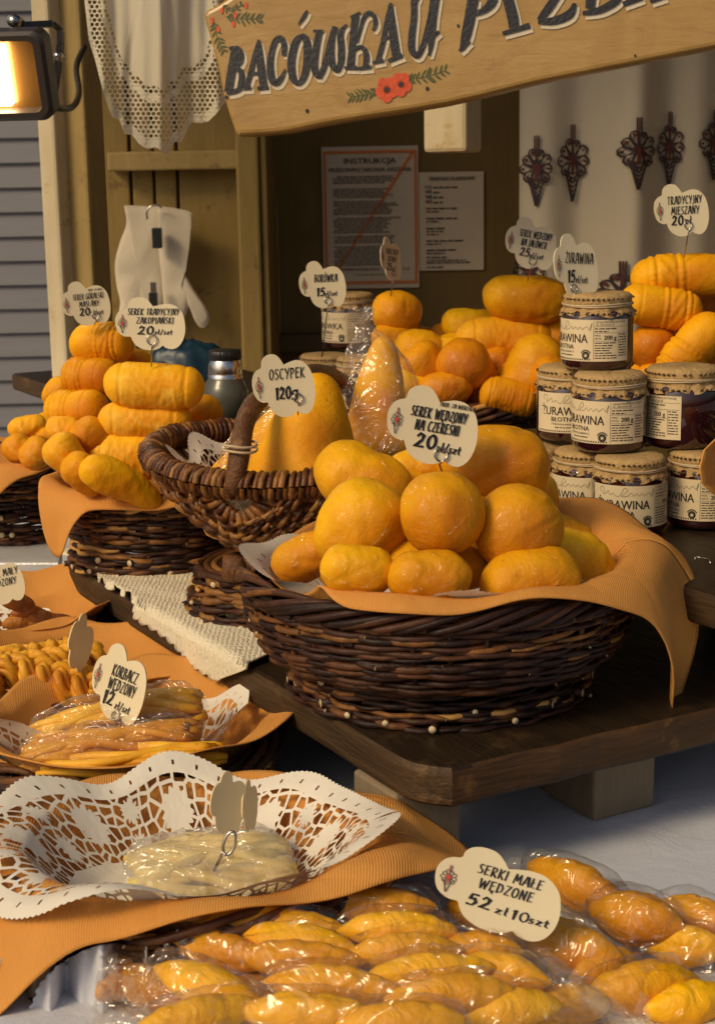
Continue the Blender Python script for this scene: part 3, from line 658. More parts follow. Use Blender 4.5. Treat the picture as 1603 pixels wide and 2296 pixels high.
def frond(pts, n, L, zz, sgnside=(1, -1)):
    sp = spline([(a, b, 0) for a, b in pts], 8); ribbon(mg, [(p.x, p.y, 1.2) for p in sp[::3]], 0, 0, zz)
    for i in range(n):
        p = sp[min(len(sp) - 1, int((i + .5) / n * (len(sp) - 1)))]; q = sp[min(len(sp) - 1, int((i + .5) / n * (len(sp) - 1)) + 1)]
        d = Vector((q.x - p.x, q.y - p.y)); d = d.normalized() if d.length else Vector((1, 0))
        for s_ in sgnside:
            a = R_(50 + rl.uniform(-8, 8)) * s_; e = Vector((d.x * cos(a) - d.y * sin(a), d.x * sin(a) + d.y * cos(a))); l = L * (1 - .35 * abs(i / n - .45) * 2) * rl.uniform(.85, 1.1)
            ribbon(mg, [(p.x, p.y, 1), (p.x + e.x * l * .5, p.y + e.y * l * .5, 3.0), (p.x + e.x * l, p.y + e.y * l, .8)], 0, 0, zz + i * 2e-5)
frond([(848, 203), (820, 212), (785, 218)], 8, 20, .0005); frond([(915, 178), (955, 172), (1000, 158)], 9, 22, .0005)
frond([(508, 38), (545, 42), (586, 42)], 8, 20, .0005); frond([(480, 50), (488, 85), (505, 118)], 7, 18, .0005); frond([(500, 12), (520, 25), (545, 8)], 5, 14, .0005)
def petalled(cu_, cv_, r):
    for k in range(5):
        a = 2 * pi * k / 5 + .3; c = (cu_ + cos(a) * r * .52, cv_ + sin(a) * r * .62)
        mr.add([sg(c[0] + cos(q) * r * .52, c[1] + sin(q) * r * .58, .0012 + k * 8e-5) for q in [2 * pi * i / 12 for i in range(12)]], [list(range(12))])
    for k in range(4):
        a = pi * k / 4 + .4; ribbon(mdk, [(cu_ - cos(a) * r * .35, cv_ - sin(a) * r * .35, 1.0), (cu_, cv_, 1.6), (cu_ + cos(a) * r * .35, cv_ + sin(a) * r * .35, 1.0)], 0, 0, .0022 + k * 4e-5)
petalled(867, 201, 25); mr.build('painted_flower', MT['poppy_paint'], sgn, smooth=False); mr = MB(); petalled(899, 189, 24); mr.build('painted_flower', MT['poppy_paint'], sgn, smooth=False); mr = MB()
for (u, v) in ((498, 24), (528, 34), (524, 54), (490, 66), (476, 46), (552, 12)): mr.add([sg(u + cos(q) * 4, v + sin(q) * 8, .001) for q in [2 * pi * i / 8 for i in range(8)]], [list(range(8))])
mg.build('painted_leaves', MT['leaf_paint'], sgn, smooth=False); mr.build('painted_buds', MT['poppy_paint'], sgn, smooth=False); mdk.build('flower_centre', MT['black_paint'], sgn, smooth=False)
m = MB()
for (u, v, r) in ((689, 249, 4), (958, 199, 4), (1635, 54, 4), (508, 218, 3.4), (1027, 58, 3), (1637, 54, 4), (1423, 125, 2.5)):
    m.add([sg(u + cos(q) * r, v + sin(q) * r * 1.3, .0009) for q in [2 * pi * i / 9 for i in range(9)]], [list(range(9))])
m.build('screw_hole', MT['ink'], sgn, smooth=False)

# work gloves on a hook
def glove(name, label, outline, y, th=.012):
    P = spline([(a, b, 0) for a, b in outline] + [(outline[0][0], outline[0][1], 0)], 4)[:-1]
    cu_ = sum(p.x for p in P) / len(P); cv_ = sum(p.y for p in P) / len(P); m = MB(); n = len(P); vs = []; fs = []
    ks = [1, .96, .86, .68, .45, .2]
    for s_ in (-1, 1):
        for k in ks:
            d = sin(math.acos(min(1, k)) ) ** .6 if k < 1 else 0
            for p in P:
                u = cu_ + (p.x - cu_) * k; v = cv_ + (p.y - cv_) * k; vs.append(at_y(u, v, y + s_ * th * d + .006 * nz(u * .02, v * .02, 3 + s_) * d))
        b0 = len(vs) - len(ks) * n
        for i in range(len(ks) - 1):
            for j in range(n): fs.append((b0 + i * n + j, b0 + i * n + (j + 1) % n, b0 + (i + 1) * n + (j + 1) % n, b0 + (i + 1) * n + j))
        fs.append([b0 + (len(ks) - 1) * n + j for j in range(n)])
    m.add(vs, fs); o = m.build(name, MT['white_glove'], org=at_y(cu_, cv_, y), merge=True); return tag(o, label, 'glove', 'pair of work gloves on the hook')
glove('work_glove', 'right hand work glove with long thumb pointing down, hanging on the hook', [(352, 462), (400, 468), (431, 480), (428, 520), (415, 565), (412, 600), (430, 640), (462, 690), (470, 715), (462, 732), (448, 733), (436, 716), (424, 690), (415, 712), (398, 740), (378, 738), (368, 690), (364, 640), (356, 560)], 2.93)
glove('work_glove', 'left hand work glove behind the black clip, cuff nearest the corner post', [(278, 460), (330, 462), (372, 466), (376, 520), (372, 600), (370, 680), (352, 730), (330, 728), (318, 690), (300, 712), (282, 735), (264, 722), (270, 680), (262, 640), (258, 590), (270, 540), (284, 500)], 2.95)
hk = thing('hanging_hook', 'metal hook with black bulldog clip holding the white gloves', 'hook', at_y(352, 470, 2.91))
m = MB(); m.tube(spline([at_y(u, v, 2.905) for u, v in ((331, 492), (330, 474), (340, 462), (354, 460), (364, 466))]), .002, 6); m.build('hook_wire', MT['wire'], hk)
m = MB(); a = at_y(345, 556, 2.905); b = at_y(364, 510, 2.905); m.box((a.x, 2.885, a.z), (b.x, 2.905, b.z)); bevel(m.build('black_clip', MT['black_plastic'], hk, smooth=False), .002)
m = MB(); a = at_y(338, 684, 2.905); b = at_y(355, 655, 2.905); m.box((a.x, 2.885, a.z), (b.x, 2.9, b.z)); m.build('small_clip', MT['black_plastic'], hk, smooth=False)
m = MB(); a = at_y(340, 655, 2.9); b = at_y(352, 632, 2.9); m.box((a.x, 2.887, a.z), (b.x, 2.895, b.z)); m.build('clip_ring', MT['wire'], hk, smooth=False)

# table under it all
TE = Vector((-.49, .87, 0)).normalized(); TF = Vector((.87, .49, 0)).normalized()      # along and across the counter
T0 = Vector((-.20, .86, TZ))                                                            # a point on its left front edge
tb = thing('market_table', 'long trestle counter carrying the planks and baskets, under a white cloth', 'table', (0, 1.5, 0))
def tp(a, b, z): p = T0 + TE * a + TF * b; return Vector((p.x, p.y, z))
m = MB(); m.prism([tp(-.6, .012, TZ - .035), tp(1.9, .012, TZ - .035), tp(1.9, 1.0, TZ - .035), tp(-.6, 1.0, TZ - .035)], (0, 0, .033)); m.build('tabletop', MT['pale_block'], tb, smooth=False)
for a, b in ((-.5, .1), (1.8, .1), (-.5, .9), (1.8, .9)):
    p = tp(a, b, 0); m = MB(); m.box((p.x - .03, p.y - .03, 0), (p.x + .03, p.y + .03, TZ - .035)); m.build('leg', MT['pale_block'], tb, smooth=False)
m = MB(); NA, NB = 150, 130
def clothf(a, b):
    A = lerp(-.66, 1.95, a); t_ = b * 1.5 - .42              # t_<0 hangs over the left edge
    h = .0035 * nz(A * 6, t_ * 8, 2) + .003 * abs(nz(A * 14 + t_ * 9, t_ * 5, 7))
    if t_ < 0:
        d = -t_; q = min(1, d / .1); out_ = .016 + .05 * d + q * (.028 * sin(A * 46 + 1.3) + .012 * sin(A * 90))
        p = tp(A, -out_, TZ - max(0, d - .02) + .002)
        return p
    e = max(0, 1 - t_ / .02); return tp(A, t_ - .016 * e, TZ + .002 + h * (1 - e) + .001)
m.grid(clothf, NA, NB); o = m.build('tablecloth', MT['white_linen'], org=(0, 1.5, TZ)); tag(o, 'bluish white linen cloth spread over the counter and hanging at its edge', 'tablecloth')

# planks on blocks
def plank(name, label, c0, length, width, zt, th, cdir=TE, wdir=TF, blocks=(), wob=1.0, round_=.035):
    rz = math.atan2(cdir.y, cdir.x); o = bpy.data.objects.new(name, None); COL.objects.link(o); o.location = (c0.x, c0.y, 0); o.rotation_euler = (0, 0, rz); tag(o, label, 'shelf')
    ORG[o.name] = Vector((0, 0, 0)); sgn_ = -1 if Vector((-sin(rz), cos(rz), 0)).dot(wdir) < 0 else 1
    m = MB(); n = 60; L = []
    pts = []
    for i in range(n + 1): x = length * i / n; pts.append((x, .004 * wob * nz(x * 9, 1, 1) + (round_ * max(0, 1 - x / round_) ** 2 * .55)))
    for i in range(13): y = width * i / 12; pts.append((length, y)) if i else None
    for i in range(n + 1): x = length * (1 - i / n); pts.append((x, width))
    for i in range(1, 12): y = width * (1 - i / 12); pts.append((.003 * wob * nz(y * 30, 2, 5), y))
    top = [Vector((x, y * sgn_, zt)) for x, y in pts]
    m.prism(top, (0, 0, -th), 0, 1); ob = m.build('board', [MT['stained_plank'], MT['plank_edge']], o, smooth=False)
    for p in ob.data.polygons:
        if p.material_index == 1 and abs(p.normal.x) > .8: p.material_index = 2
    ob.data.materials.append(MT['plank_end']); bevel(ob, .006, 3, 50)
    for (x, y, w, d) in blocks:
        if y > .1 and x < .3: mr_ = MB(); mr_.box((x + w / 2 + .001, sgn_ * y - d * .42, TZ + .004), (x + .34, sgn_ * y + d * .42, TZ + .022)); bevel(mr_.build('base_rail', MT['pale_block'], o, smooth=False), .002)
        mb = MB(); mb.box((x - w / 2, sgn_ * y - d / 2, TZ + .004), (x + w / 2, sgn_ * y + d / 2, zt - th - .0005)); bevel(mb.build('leg_block', MT['pale_block'], o, smooth=False), .003)
    return o
PC = at_z(960, 1736, PZ)      # near left corner of the front plank
PLd = (at_z(150, 1262, PZ) - PC); PL = PLd.length; PLd.normalize(); PWd = Vector((-PLd.y, PLd.x, 0)); PWd = -PWd if PWd.x < 0 else PWd
plank('plank_shelf', 'weathered dark brown plank on pale blocks under the large cheese basket', PC, PL, .44, PZ, .030, PLd, PWd,
      [(.075, .028, .06, .056), (.085, .215, .06, .06), (PL - .03, .03, .05, .05), (PL - .03, .3, .05, .05)])
QC = at_z(1680, 1362, QZ)
plank('plank_shelf', 'upper dark plank at the back carrying the jam jars', QC, 1.75, .34, QZ, .028, PLd, PWd, [(.2, .2, .06, .06), (1.0, .2, .06, .06), (1.6, .2, .06, .06)])
# ------------------------------------------------------------------ wicker
def arcpath(rf, zf, a0, a1, n): return [Vector((rf(t) * cos(a), rf(t) * sin(a), zf(t))) for t in [i / n for i in range(n + 1)] for a in [lerp(a0, a1, t)]]
def weave(mb, c, prof, H, N, tr, seed, rowstep=1.25, slope=1.0, seg=(40, 95), bulge=1.0, split=.12):
    """prof(t) radius at height t*H ; broken, slanting weavers alternate in front of and behind N stakes"""
    r = random.Random(seed); c = Vector(c); rows = max(3, int(H / (tr * rowstep))); amp = tr * 1.05
    for k in range(rows):
        a = r.uniform(0, 6.28); end = a + 2 * pi + .1; ph = pi * (k % 2)
        while a < end:
            L = R_(r.uniform(*seg)); z0 = (k + .5) / rows * H + r.uniform(-.4, .4) * tr; dz = r.uniform(-.6, 1.6) * tr * slope * 2.4; tw = tr * r.uniform(.65, 1.2)
            n = max(8, int(L / (2 * pi) * N * 3)); pts = []; rad = []; out_end = r.random() < .4
            for i in range(n + 1):
                t = i / n; th = a + L * 1.12 * t; z = max(tr * .5, min(H, z0 + dz * (t - .5) + .35 * tr * sin(th * 5 + k)))
                rr = prof(min(1, z / H)) + amp * cos(N / 2 * th + ph) + r.uniform(-.12, .12) * tr
                if out_end and t > .9: rr += (t - .9) * 10 * tr * 1.1
                pts.append(c + Vector((rr * cos(th), rr * sin(th), z))); rad.append(tw * (1 if .05 < t < .93 else .7))
            mb.tube(pts, rad, 6, 2 if r.random() < split * .25 else 0, True, 1 if r.random() < .5 else 0); a += L
def stakes(mb, c, prof, H, N, tr, off):
    c = Vector(c)
    for k in range(N):
        th = 2 * pi * k / N; mb.tube([c + Vector(((prof(t) + off) * cos(th), (prof(t) + off) * sin(th), t * H)) for t in (0, .33, .66, 1)], tr, 5)
def border(mb, c, R, z, tr, seed, n=46, span=40, h=2.6, split=.3, flat=1.0):
    """rolled border: each rod climbs over the outside of the rim and tucks in further on"""
    r = random.Random(seed); c = Vector(c)
    for k in range(n):
        a0 = 2 * pi * k / n + r.uniform(-.05, .05); sp = R_(span * r.uniform(.8, 1.2)); pts = []; rad = []
        for i in range(13):
            t = i / 12; ph = lerp(-1.15, 2.5, t); th = a0 + sp * t
            rr = R + tr * h * cos(ph) * flat + tr * .3 * r.uniform(-1, 1) * .3; zz = z + tr * h * sin(ph) * 1.15
            pts.append(c + Vector((rr * cos(th), rr * sin(th), zz))); rad.append(tr * (.6 if i in (0, 12) else 1) * 1.1)
        mb.tube(pts, rad, 6, 2 if r.random() < split * .3 else 0, True, 1 if r.random() < .6 else 0)
def cut_ends(mb, c, prof, H, N, z, tr, seed, off=.004):
    r = random.Random(seed); c = Vector(c)
    for k in range(N):
        th = 2 * pi * (k + r.uniform(-.35, .35)) / N; d = Vector((cos(th), sin(th), 0)); zz = z + r.uniform(-.006, .006); R = prof(min(1, max(0, zz / H)))
        p = c + d * (R + off) + Vector((0, 0, zz)); e = (d + Vector((-d.y, d.x, 0)) * r.uniform(-.5, .5)).normalized()
        mb.tube([p - e * .02, p + e * r.uniform(.0, .0035)], tr * r.uniform(.75, 1.2), 8, 0, True, 1)
WM = lambda k: [MT[k], MT['cut_willow'], MT['split_willow']]
def round_basket(name, label, c, z0, H, R0, R1, tr=.0034, N=30, seed=1, mat='dark_willow', foot=None, bulge=.0, group=None):
    b = thing(name, label, 'basket', (c[0], c[1], z0), group); C = (c[0], c[1], z0)
    fh, fr = foot if foot else (0, R0)
    prof = lambda t: lerp(R0, R1, t ** .8) + bulge * sin(pi * t)
    C1 = (c[0], c[1], z0 + fh)
    m = MB(); weave(m, C1, prof, H - fh, N, tr, seed); stakes(m, C1, prof, H - fh, N, tr * .9, -.001)
    m.build('woven_side', WM(mat), b)
    m = MB(); border(m, C, R1, z0 * 0 + H, tr * 1.05, seed + 1, int(R1 * 300), 38); m.build('woven_rim', WM(mat), b)
    m = MB()
    for k in range(int(R0 / (tr * 1.9))):
        rr = R0 - k * tr * 1.9
        if rr > .005: m.tube([Vector((c[0] + rr * cos(a), c[1] + rr * sin(a), z0 + fh + tr + .0012 * sin(a * 9 + k * 3))) for a in [2 * pi * i / 40 for i in range(40)]], tr, 5, 0, False, closed=True)
    m.build('woven_base', WM(mat), b)
    if foot:
        fp = lambda t: lerp(fr + .006, fr, t)
        m = MB(); weave(m, C, fp, fh, N, tr * 1.02, seed + 7, slope=1.0, split=.2); cut_ends(m, C, fp, fh, int(N * .66), fh * .3, tr * 1.15, seed + 3); cut_ends(m, C, fp, fh, 8, fh * .85, tr * 1.3, seed + 5); m.build('woven_foot', WM(mat), b)
    return b

# cloth or paper laid in a bowl: table = [(deg, overhang, end angle)], deg 0 = right, 90 = away, 270 = towards the viewer
def drape(mb, c, R, zr, zb, rb, table, amp=.004, seed=0, lift=.004, nth=200, ns=46, flat=1.0, ruff=0, ruffk=9, ex=1.0, rot=0, sm=16):
    tab = sorted(table); tab = [(tab[-1][0] - 360, *tab[-1][1:])] + tab + [(tab[0][0] + 360, *tab[0][1:])]
    LT_ = [(a, l) for a, l, _ in tab]; AT_ = [(a, g) for a, _, g in tab]
    def smooth(T, d):
        return sum(interp(T, ((d + o * sm / 4 - tab[0][0]) % 360) + tab[0][0]) for o in range(-4, 5)) / 9
    d1 = math.hypot(R - rb, zr + lift - zb)
    cch = {}
    def SS(a):
        if a not in cch: cch[a] = rb + d1 + smooth(LT_, a * 360)
        return cch[a]
    def f(a, b):
        d = a * 360; th = R_(d); L = SS(a) - rb - d1; g = smooth(AT_, d); S = rb + d1 + L; s = b * S
        w = (s / (rb + d1)) ** 2; q = nz(cos(th) * 2.2 + seed, sin(th) * 2.2, s * 12)
        if s <= rb: r_, z = s, zb
        elif s <= rb + d1: t = (s - rb) / d1; r_, z = lerp(rb, R, t ** .9), lerp(zb, zr + lift, t ** 1.15)
        else:
            o = s - rb - d1; r_, z = R, zr + lift; g0 = min(35, g + 70); n = 8
            for i in range(n):
                t = (i + .5) / n * o; ga = R_(lerp(g0, g, min(1, t / .035))); r_ += cos(ga) * o / n; z += sin(ga) * o / n
        rip = amp * w * (sin(7 * th + seed) * .6 + q * 1.6) + ruff * max(0, b - .55) * 2.2 * sin(ruffk * th + seed * 2)
        k2 = max(0, min(1, (s - rb) / d1 + .2)); r_ += rip * .6 * k2; z += rip * k2 * .9 + amp * .25 * nz(r_ * 60, th * 4, seed)
        x, y = r_ * cos(th) * ex, r_ * sin(th)
        return Vector((c[0] + x * cos(rot) - y * sin(rot), c[1] + x * sin(rot) + y * cos(rot), z))
    mb.grid(f, nth, ns, 0, lambda a, b: (b * SS(a) * cos(2 * pi * a), b * SS(a) * sin(2 * pi * a)), lambda a, b: (a, b)); return mb
def napkin(label, *a, **k):
    m = MB(); drape(m, *a, **k); o = m.build('paper_napkin', MT['kraft_napkin'], org=(a[0][0], a[0][1], a[3]), merge=False)
    so_ = o.modifiers.new('thick', 'SOLIDIFY'); so_.thickness = .0012; so_.offset = -1
    return tag(o, label, 'napkin')
def doily(label, *a, mat='paper_lace', **k):
    m = MB(); drape(m, *a, **k); o = m.build('paper_doily', MT[mat], org=(a[0][0], a[0][1], a[3])); return tag(o, label, 'doily')

# ------------------------------------------------------------------ cheeses
def cheese_mesh(mb, P, A, B, C, L, R, kind, seed, flat=1.0):
    """A axis unit vector, B up-ish, C side; half length L, radius R"""
    nu, nv = (76, 92) if kind in ('emb', 'roll') else (48, 60); sd = seed * 3.17
    def f(a, b):
        t = -cos(pi * b); th = 2 * pi * a
        if kind in ('roll', 'emb'): e = (max(0, 1 - abs(t) ** 4.6)) ** .5
        elif kind == 'ball': e = math.sqrt(max(0, 1 - t * t))
        elif kind == 'loaf': e = (max(0, 1 - abs(t) ** 2.9)) ** .5
        elif kind == 'spindle': e = (max(0, 1 - abs(t) ** 1.9)) ** .74
        elif kind == 'cone': e = (.65 - .36 * t) * (max(0, 1 - abs(t) ** 9)) ** .5
        elif kind == 'pear': e = (max(0, 1 - abs(t) ** 3)) ** .5 * (.86 - .20 * t)
        r_ = R * e
        x, y, z = t * L, r_ * cos(th), r_ * sin(th); q = Vector((x / R, cos(th) * e, sin(th) * e))
        lo = nz(q.x * .9 + sd, q.y * .9, q.z * .9) * .10 + nz(q.x * 2.2 + sd, q.y * 2.2, q.z * 2.2 + 5) * .045
        em = 0
        if kind in ('roll', 'emb'): lo *= .45
        if kind == 'emb':
            tt = t * (1 if sd % 2 < 1.2 else -1)
            for rc in (-.62, -.08): em += .055 * math.exp(-((tt - rc) / .045) ** 2) * (.35 + .65 * (sin(th * 22) > -.2)) - .05 * math.exp(-((tt - rc - .075) / .028) ** 2) - .04 * math.exp(-((tt - rc + .075) / .028) ** 2)
            if -.5 < tt < -.2: em += .034 * (1 if abs(((th * 2.2 + tt * 9) % 2) - 1) < .45 else 0) + .02
            if tt > .05: em += .035 * (1 - math.exp(-((tt - .05) / .1) ** 2)) - .045 * math.exp(-((tt - .52) / .03) ** 2) * (.5 + .5 * sin(th + sd))
        elif kind in ('roll',):
            em = .05 * abs(nz(t * 11 + sd, cos(th) * 1.2, sin(th) * 1.2)) * (1.2 - .7 * sin(th)) if abs(t) < .62 else .028
            em += -.06 * math.exp(-((abs(t) - .64) / .035) ** 2)
        elif kind == 'spindle':
            em = .055 * (abs(sin(t * 8 + sd)) ** .5 - .6) * max(0, .35 + sin(th + .6 * sin(sd))) * (1 if abs(t) < .72 else .2) - .06 * math.exp(-((sin(th + sd * .3) - .25) / .12) ** 2) * (1 if abs(t) < .8 else 0)
        elif kind == 'loaf': em = .012 * nz(t * 4 + sd, cos(th) * 2, sin(th) * 2) - .045 * math.exp(-((sin(th + sd) - .8 * t) / .10) ** 2)
        elif kind == 'cone': em = .012 * sin(th * 16) * sin(t * 22) * (1 if abs(t + .1) < .5 else .2)
        elif kind == 'ball': em = -.022 * math.exp(-((t - .35 * sin(th + sd)) / .05) ** 2) * max(0, sin(th * 1.5 + sd))
        if kind in ('ball', 'loaf', 'pear'): em += .034 * (.35 - abs(nz(q.x * 2.6 + sd, q.y * 2.6 + q.x, q.z * 2.6))) + .020 * (.3 - abs(nz(q.x * 6 + sd, q.y * 5, q.z * 5 + q.x * 2)))
        k = 1 + lo + em; bend = .10 * R * (t * t) * sin(sd)
        return P + A * (x * (1 + lo * .4)) + B * ((z * flat * k) + bend) + C * (y * k)
    mb.grid(f, nu, nv); return mb
CH_N = [0]
def cheese(label, u, v, y, wpx, hpx, ang=0, tilt=0, kind='roll', mat='smoked_cheese', group=None, name='smoked_cheese', flat=1.0):
    """u,v photo centre; wpx along the axis, hpx across; ang in the picture, tilt = axis swing away from the viewer"""
    CH_N[0] += 1; P = at_y(u, v, y); k = mpp(P) * (1.11 if mat == 'film_wrapped_cheese' and y < 1.4 else 1.20 if 1.9 < y else 1.06); a, t = R_(ang), R_(tilt)
    A = (CR * cos(a) + CU * sin(a)) * cos(t) + CF * sin(t); A.normalize(); B = (-CR * sin(a) + CU * cos(a)); C = A.cross(B).normalized(); B = C.cross(A)
    L = wpx * k / 2 / max(.35, cos(t)) if kind != 'ball' else wpx * k / 2
    m = MB(); cheese_mesh(m, P, A, B, C, L, hpx * k / 2, kind, CH_N[0], flat)
    o = m.build(name, MT[mat], org=P, merge=True); tag(o, label, 'cheese', group); return o

# ------------------------------------------------------------------ price tags
TAGP = [(1215, 1165), (1260, 1150), (1330, 1135), (1400, 1145), (1455, 1185), (1490, 1240), (1508, 1320), (1512, 1400), (1500, 1470), (1475, 1530), (1440, 1570), (1400, 1588), (1360, 1585), (1325, 1572), (1303, 1556), (1270, 1580), (1220, 1598), (1160, 1598), (1100, 1580), (1050, 1545), (1022, 1500), (1005, 1465), (960, 1465), (910, 1440), (880, 1395), (866, 1330), (870, 1270), (895, 1220), (935, 1190), (975, 1175), (985, 1130), (1010, 1095), (1055, 1073), (1110, 1070), (1150, 1085), (1185, 1120), (1205, 1150)]
TAGP = [((x - 865) / 650, (1600 - y) / 650) for x, y in TAGP]
TH = .815
def price_tag(label, u, v, y, wpx, hpx, yaw, roll, lines, ring=(.55, .14), stem=None, pitch=0, blank=False, wire=True, flipx=False):
    """lines: (text, xc, yb, h, width, weight, slant)"""
    P = at_y(u, v, y); k = mpp(P); W = wpx * k / max(.3, cos(R_(yaw))); Hs = hpx * k / TH / W
    X, Y, N = CR.copy(), CU.copy(), -CF
    ax = Y.copy(); q = Matrix.Rotation(R_(yaw), 3, ax); X = q @ X; N = q @ N
    q = Matrix.Rotation(R_(pitch), 3, X); Y = q @ Y; N = q @ N
    q = Matrix.Rotation(R_(roll), 3, N); X = q @ X; Y = q @ Y
    Y = Y * Hs; O = P - X * W * .5 - Y * W * TH * .5; X = X * W; Y = Y * W
    root = thing('price_tag', label, 'price tag', P)
    curl = lambda x, y_: N * (W * .035 * ((x - .5) ** 2 * 2.2 + .25 * sin(y_ * 4 + u)))
    fn = lambda x, y_, z=0: O + X * x + Y * y_ + N * z + curl(x, y_)
    sp = spline([(a, b, 0) for a, b in TAGP] + [(TAGP[0][0], TAGP[0][1], 0)], 3)[:-1]
    m = MB(); n = len(sp); cx, cy = .5, .40; vs = []; fs = []
    for z in (0, -.0012):
        for kk in (1, .66, .33): vs += [fn(cx + (p.x - cx) * kk, cy + (p.y - cy) * kk, z) for p in sp]
        vs.append(fn(cx, cy, z))
    b2 = 3 * n + 1
    for j in range(n):
        j2 = (j + 1) % n; fs += [(j, n + j, n + j2, j2), (n + j, 2 * n + j, 2 * n + j2, n + j2), (2 * n + j, 3 * n, 2 * n + j2)]
        fs += [(b2 + j, b2 + j2, b2 + n + j2, b2 + n + j), (b2 + n + j, b2 + n + j2, b2 + 2 * n + j2, b2 + 2 * n + j), (b2 + 2 * n + j, b2 + 2 * n + j2, b2 + 3 * n)]
        fs.append((j, j2, b2 + j2, b2 + j))
    m.add(vs, fs); m.build('card', MT['card_back' if blank else 'card'], root, smooth=False)
    def bend(mb):
        XX, YY = X.normalized(), Y.normalized()
        for i, p in enumerate(mb.v):
            d = p - O; x = d.dot(X) / X.length_squared; y_ = (d - X * x).dot(Y) / Y.length_squared; mb.v[i] = p + curl(x, y_)
    if not blank:
        m = MB(); z = .0006
        for ln in lines:
            t_, xc, yb, h, w_, wt, sl_ = (list(ln) + [.072, .12])[:7] if len(ln) < 7 else ln
            brush(m, t_, xc, yb, h, w_, X, Y, N, O, wt, 0, sl_, z); z += 2e-5
        bend(m); m.build('lettering', MT['ink'], root, smooth=False)
        m = MB(); motif(m, lambda x, y_, z: fn(.105 + x * .11, .41 + y_ * .135, .0008 + z * 1.5e-4), 0, 1, detail=False)
        for sgn_ in (0,):
            m.add([fn(.105 + cos(q) * .022, .415 + sin(q) * .022, .0011) for q in [2 * pi * i / 10 for i in range(10)]], [list(range(10))], 1)
        m.build('printed_emblem', [MT['faded_ink'], MT['emblem_red']], root, smooth=False)
    if wire:
        rx, ry = ring; m = MB(); rr = .07
        pts = [fn(rx + rr * cos(a), ry + rr * sin(a) / Hs, .0018) for a in [R_(-60 + 330 * i / 22) for i in range(23)]]
        pts = [fn(rx, ry - rr * 1.5 / Hs, .001)] + pts; base = pts[0]
        if stem is not None: pts = [stem] + pts
        m.tube(pts, .0007 if wpx < 180 else .0008, 6); m.build('wire_clip', MT['wire'], root)
    return root
LWT = .085
def tag_lines(l1, l2, price, unit, pw=.3, big=.125):
    o = []
    if l2: o += [(l1[0], l1[1], .485, .10, l1[2]), (l2[0], l2[1], .345, .10, l2[2])]
    else: o += [(l1[0], l1[1], .44, .12, l1[2])]
    o += [(price, .34, .17, big, pw * .62, .115, .12)]
    if unit: o += [(unit, .34 + pw * .35 + .14, .165, .085, .28, .10, .12)]
    return o
# ================================================================== the goods
# ---- front basket
FB = Vector((at_y(985, 1500, 1.225).x, 1.225, PZ)); FR = .150
round_basket('wicker_basket', 'large dark wicker basket of yellow cheeses on the front plank corner', FB, PZ, .092, .134, FR, .0025, 36, 11, foot=(.034, .113), bulge=.006)
FZ = PZ + .092
napkin('brown paper napkin lining the large front basket, long corner hanging at right', FB, FR - .004, FZ + .006, PZ + .045, .08,
       [(0, .065, -50), (20, .050, -20), (45, .035, 0), (90, .02, 20), (140, -.004, 30), (180, -.02, 30), (212, -.022, 30), (228, -.006, 0), (236, .014, -70), (248, .021, -80), (262, .019, -80), (284, .012, -75), (292, .010, -70), (310, .03, -50), (328, .06, -62), (341, .150, -82), (352, .11, -76)], amp=.004, seed=3, lift=.011, sm=8)
doily('white paper doily edge under the cheeses of the large front basket', FB, FR - .012, FZ + .003, PZ + .048, .08,
      [(0, -.02, 20), (60, -.02, 20), (120, .0, 30), (160, .010, 30), (180, .022, 20), (200, .020, 15), (222, .002, 30), (240, .002, 45), (255, .012, 50), (270, .008, 50), (283, .026, 58), (296, .008, 45), (312, .016, 35), (325, .014, 25), (340, -.01, 20)], amp=.004, seed=5, lift=.008, ruff=.004, mat='paper_lace_small')
F = 'film_wrapped_cheese'; GF = 'cheeses piled in the large front basket'
for a in (
 ('pale tip of a wrapped cheese poking out beside the doily at left', 690, 1248, 1.175, 150, 95, 22, -20, 'loaf', F),
 ('round yellow cheese resting on the crease at front left', 802, 1277, 1.105, 152, 104, -3, 0, 'loaf', F),
 ('oval orange cheese at front centre of the basket, half under two balls', 962, 1292, 1.095, 172, 108, 2, 0, 'loaf', F),
 ('wide wrapped cheese lying just behind the front centre oval', 985, 1268, 1.155, 215, 100, -4, 10, 'loaf', F),
 ('smooth lemon yellow cheese at front right beside the doily', 1190, 1305, 1.12, 205, 140, 8, 10, 'loaf', F),
 ('dull film wrapped cheese pointing down to the right at the napkin', 1295, 1262, 1.20, 195, 128, -38, 15, 'spindle', F),
 ('small dark yellow cheese behind the dull one by the cranberry jars', 1275, 1200, 1.29, 130, 70, -28, 15, 'loaf', F),
 ('fat leaning cheese at the left of the middle row, shiny on top', 812, 1182, 1.165, 196, 174, 62, -10, 'loaf', F),
 ('broad wrapped cheese slanting at upper left next to the handled basket', 812, 1078, 1.25, 205, 140, -28, -10, 'loaf', F),
 ('big wrapped cylinder on top at right behind the cherry wood price tag', 1105, 1045, 1.265, 225, 158, 3, -12, 'loaf', F),
 ('cheese half hidden behind the cherry wood price tag', 945, 1052, 1.29, 150, 92, 10, 0, 'loaf', F),
 ('dark edge of a cheese behind the big top cylinder, by the jars', 1208, 1112, 1.325, 80, 100, 0, 0, 'ball', F),
 ('smooth ball of cheese in the middle of the pile, with one crease', 990, 1148, 1.13, 176, 172, 30, 0, 'ball', F),
 ('round ball of cheese right of the centre ball, with a dark dimple', 1160, 1185, 1.145, 178, 180, -50, 0, 'ball', F)):
    cheese(*a, group=GF)
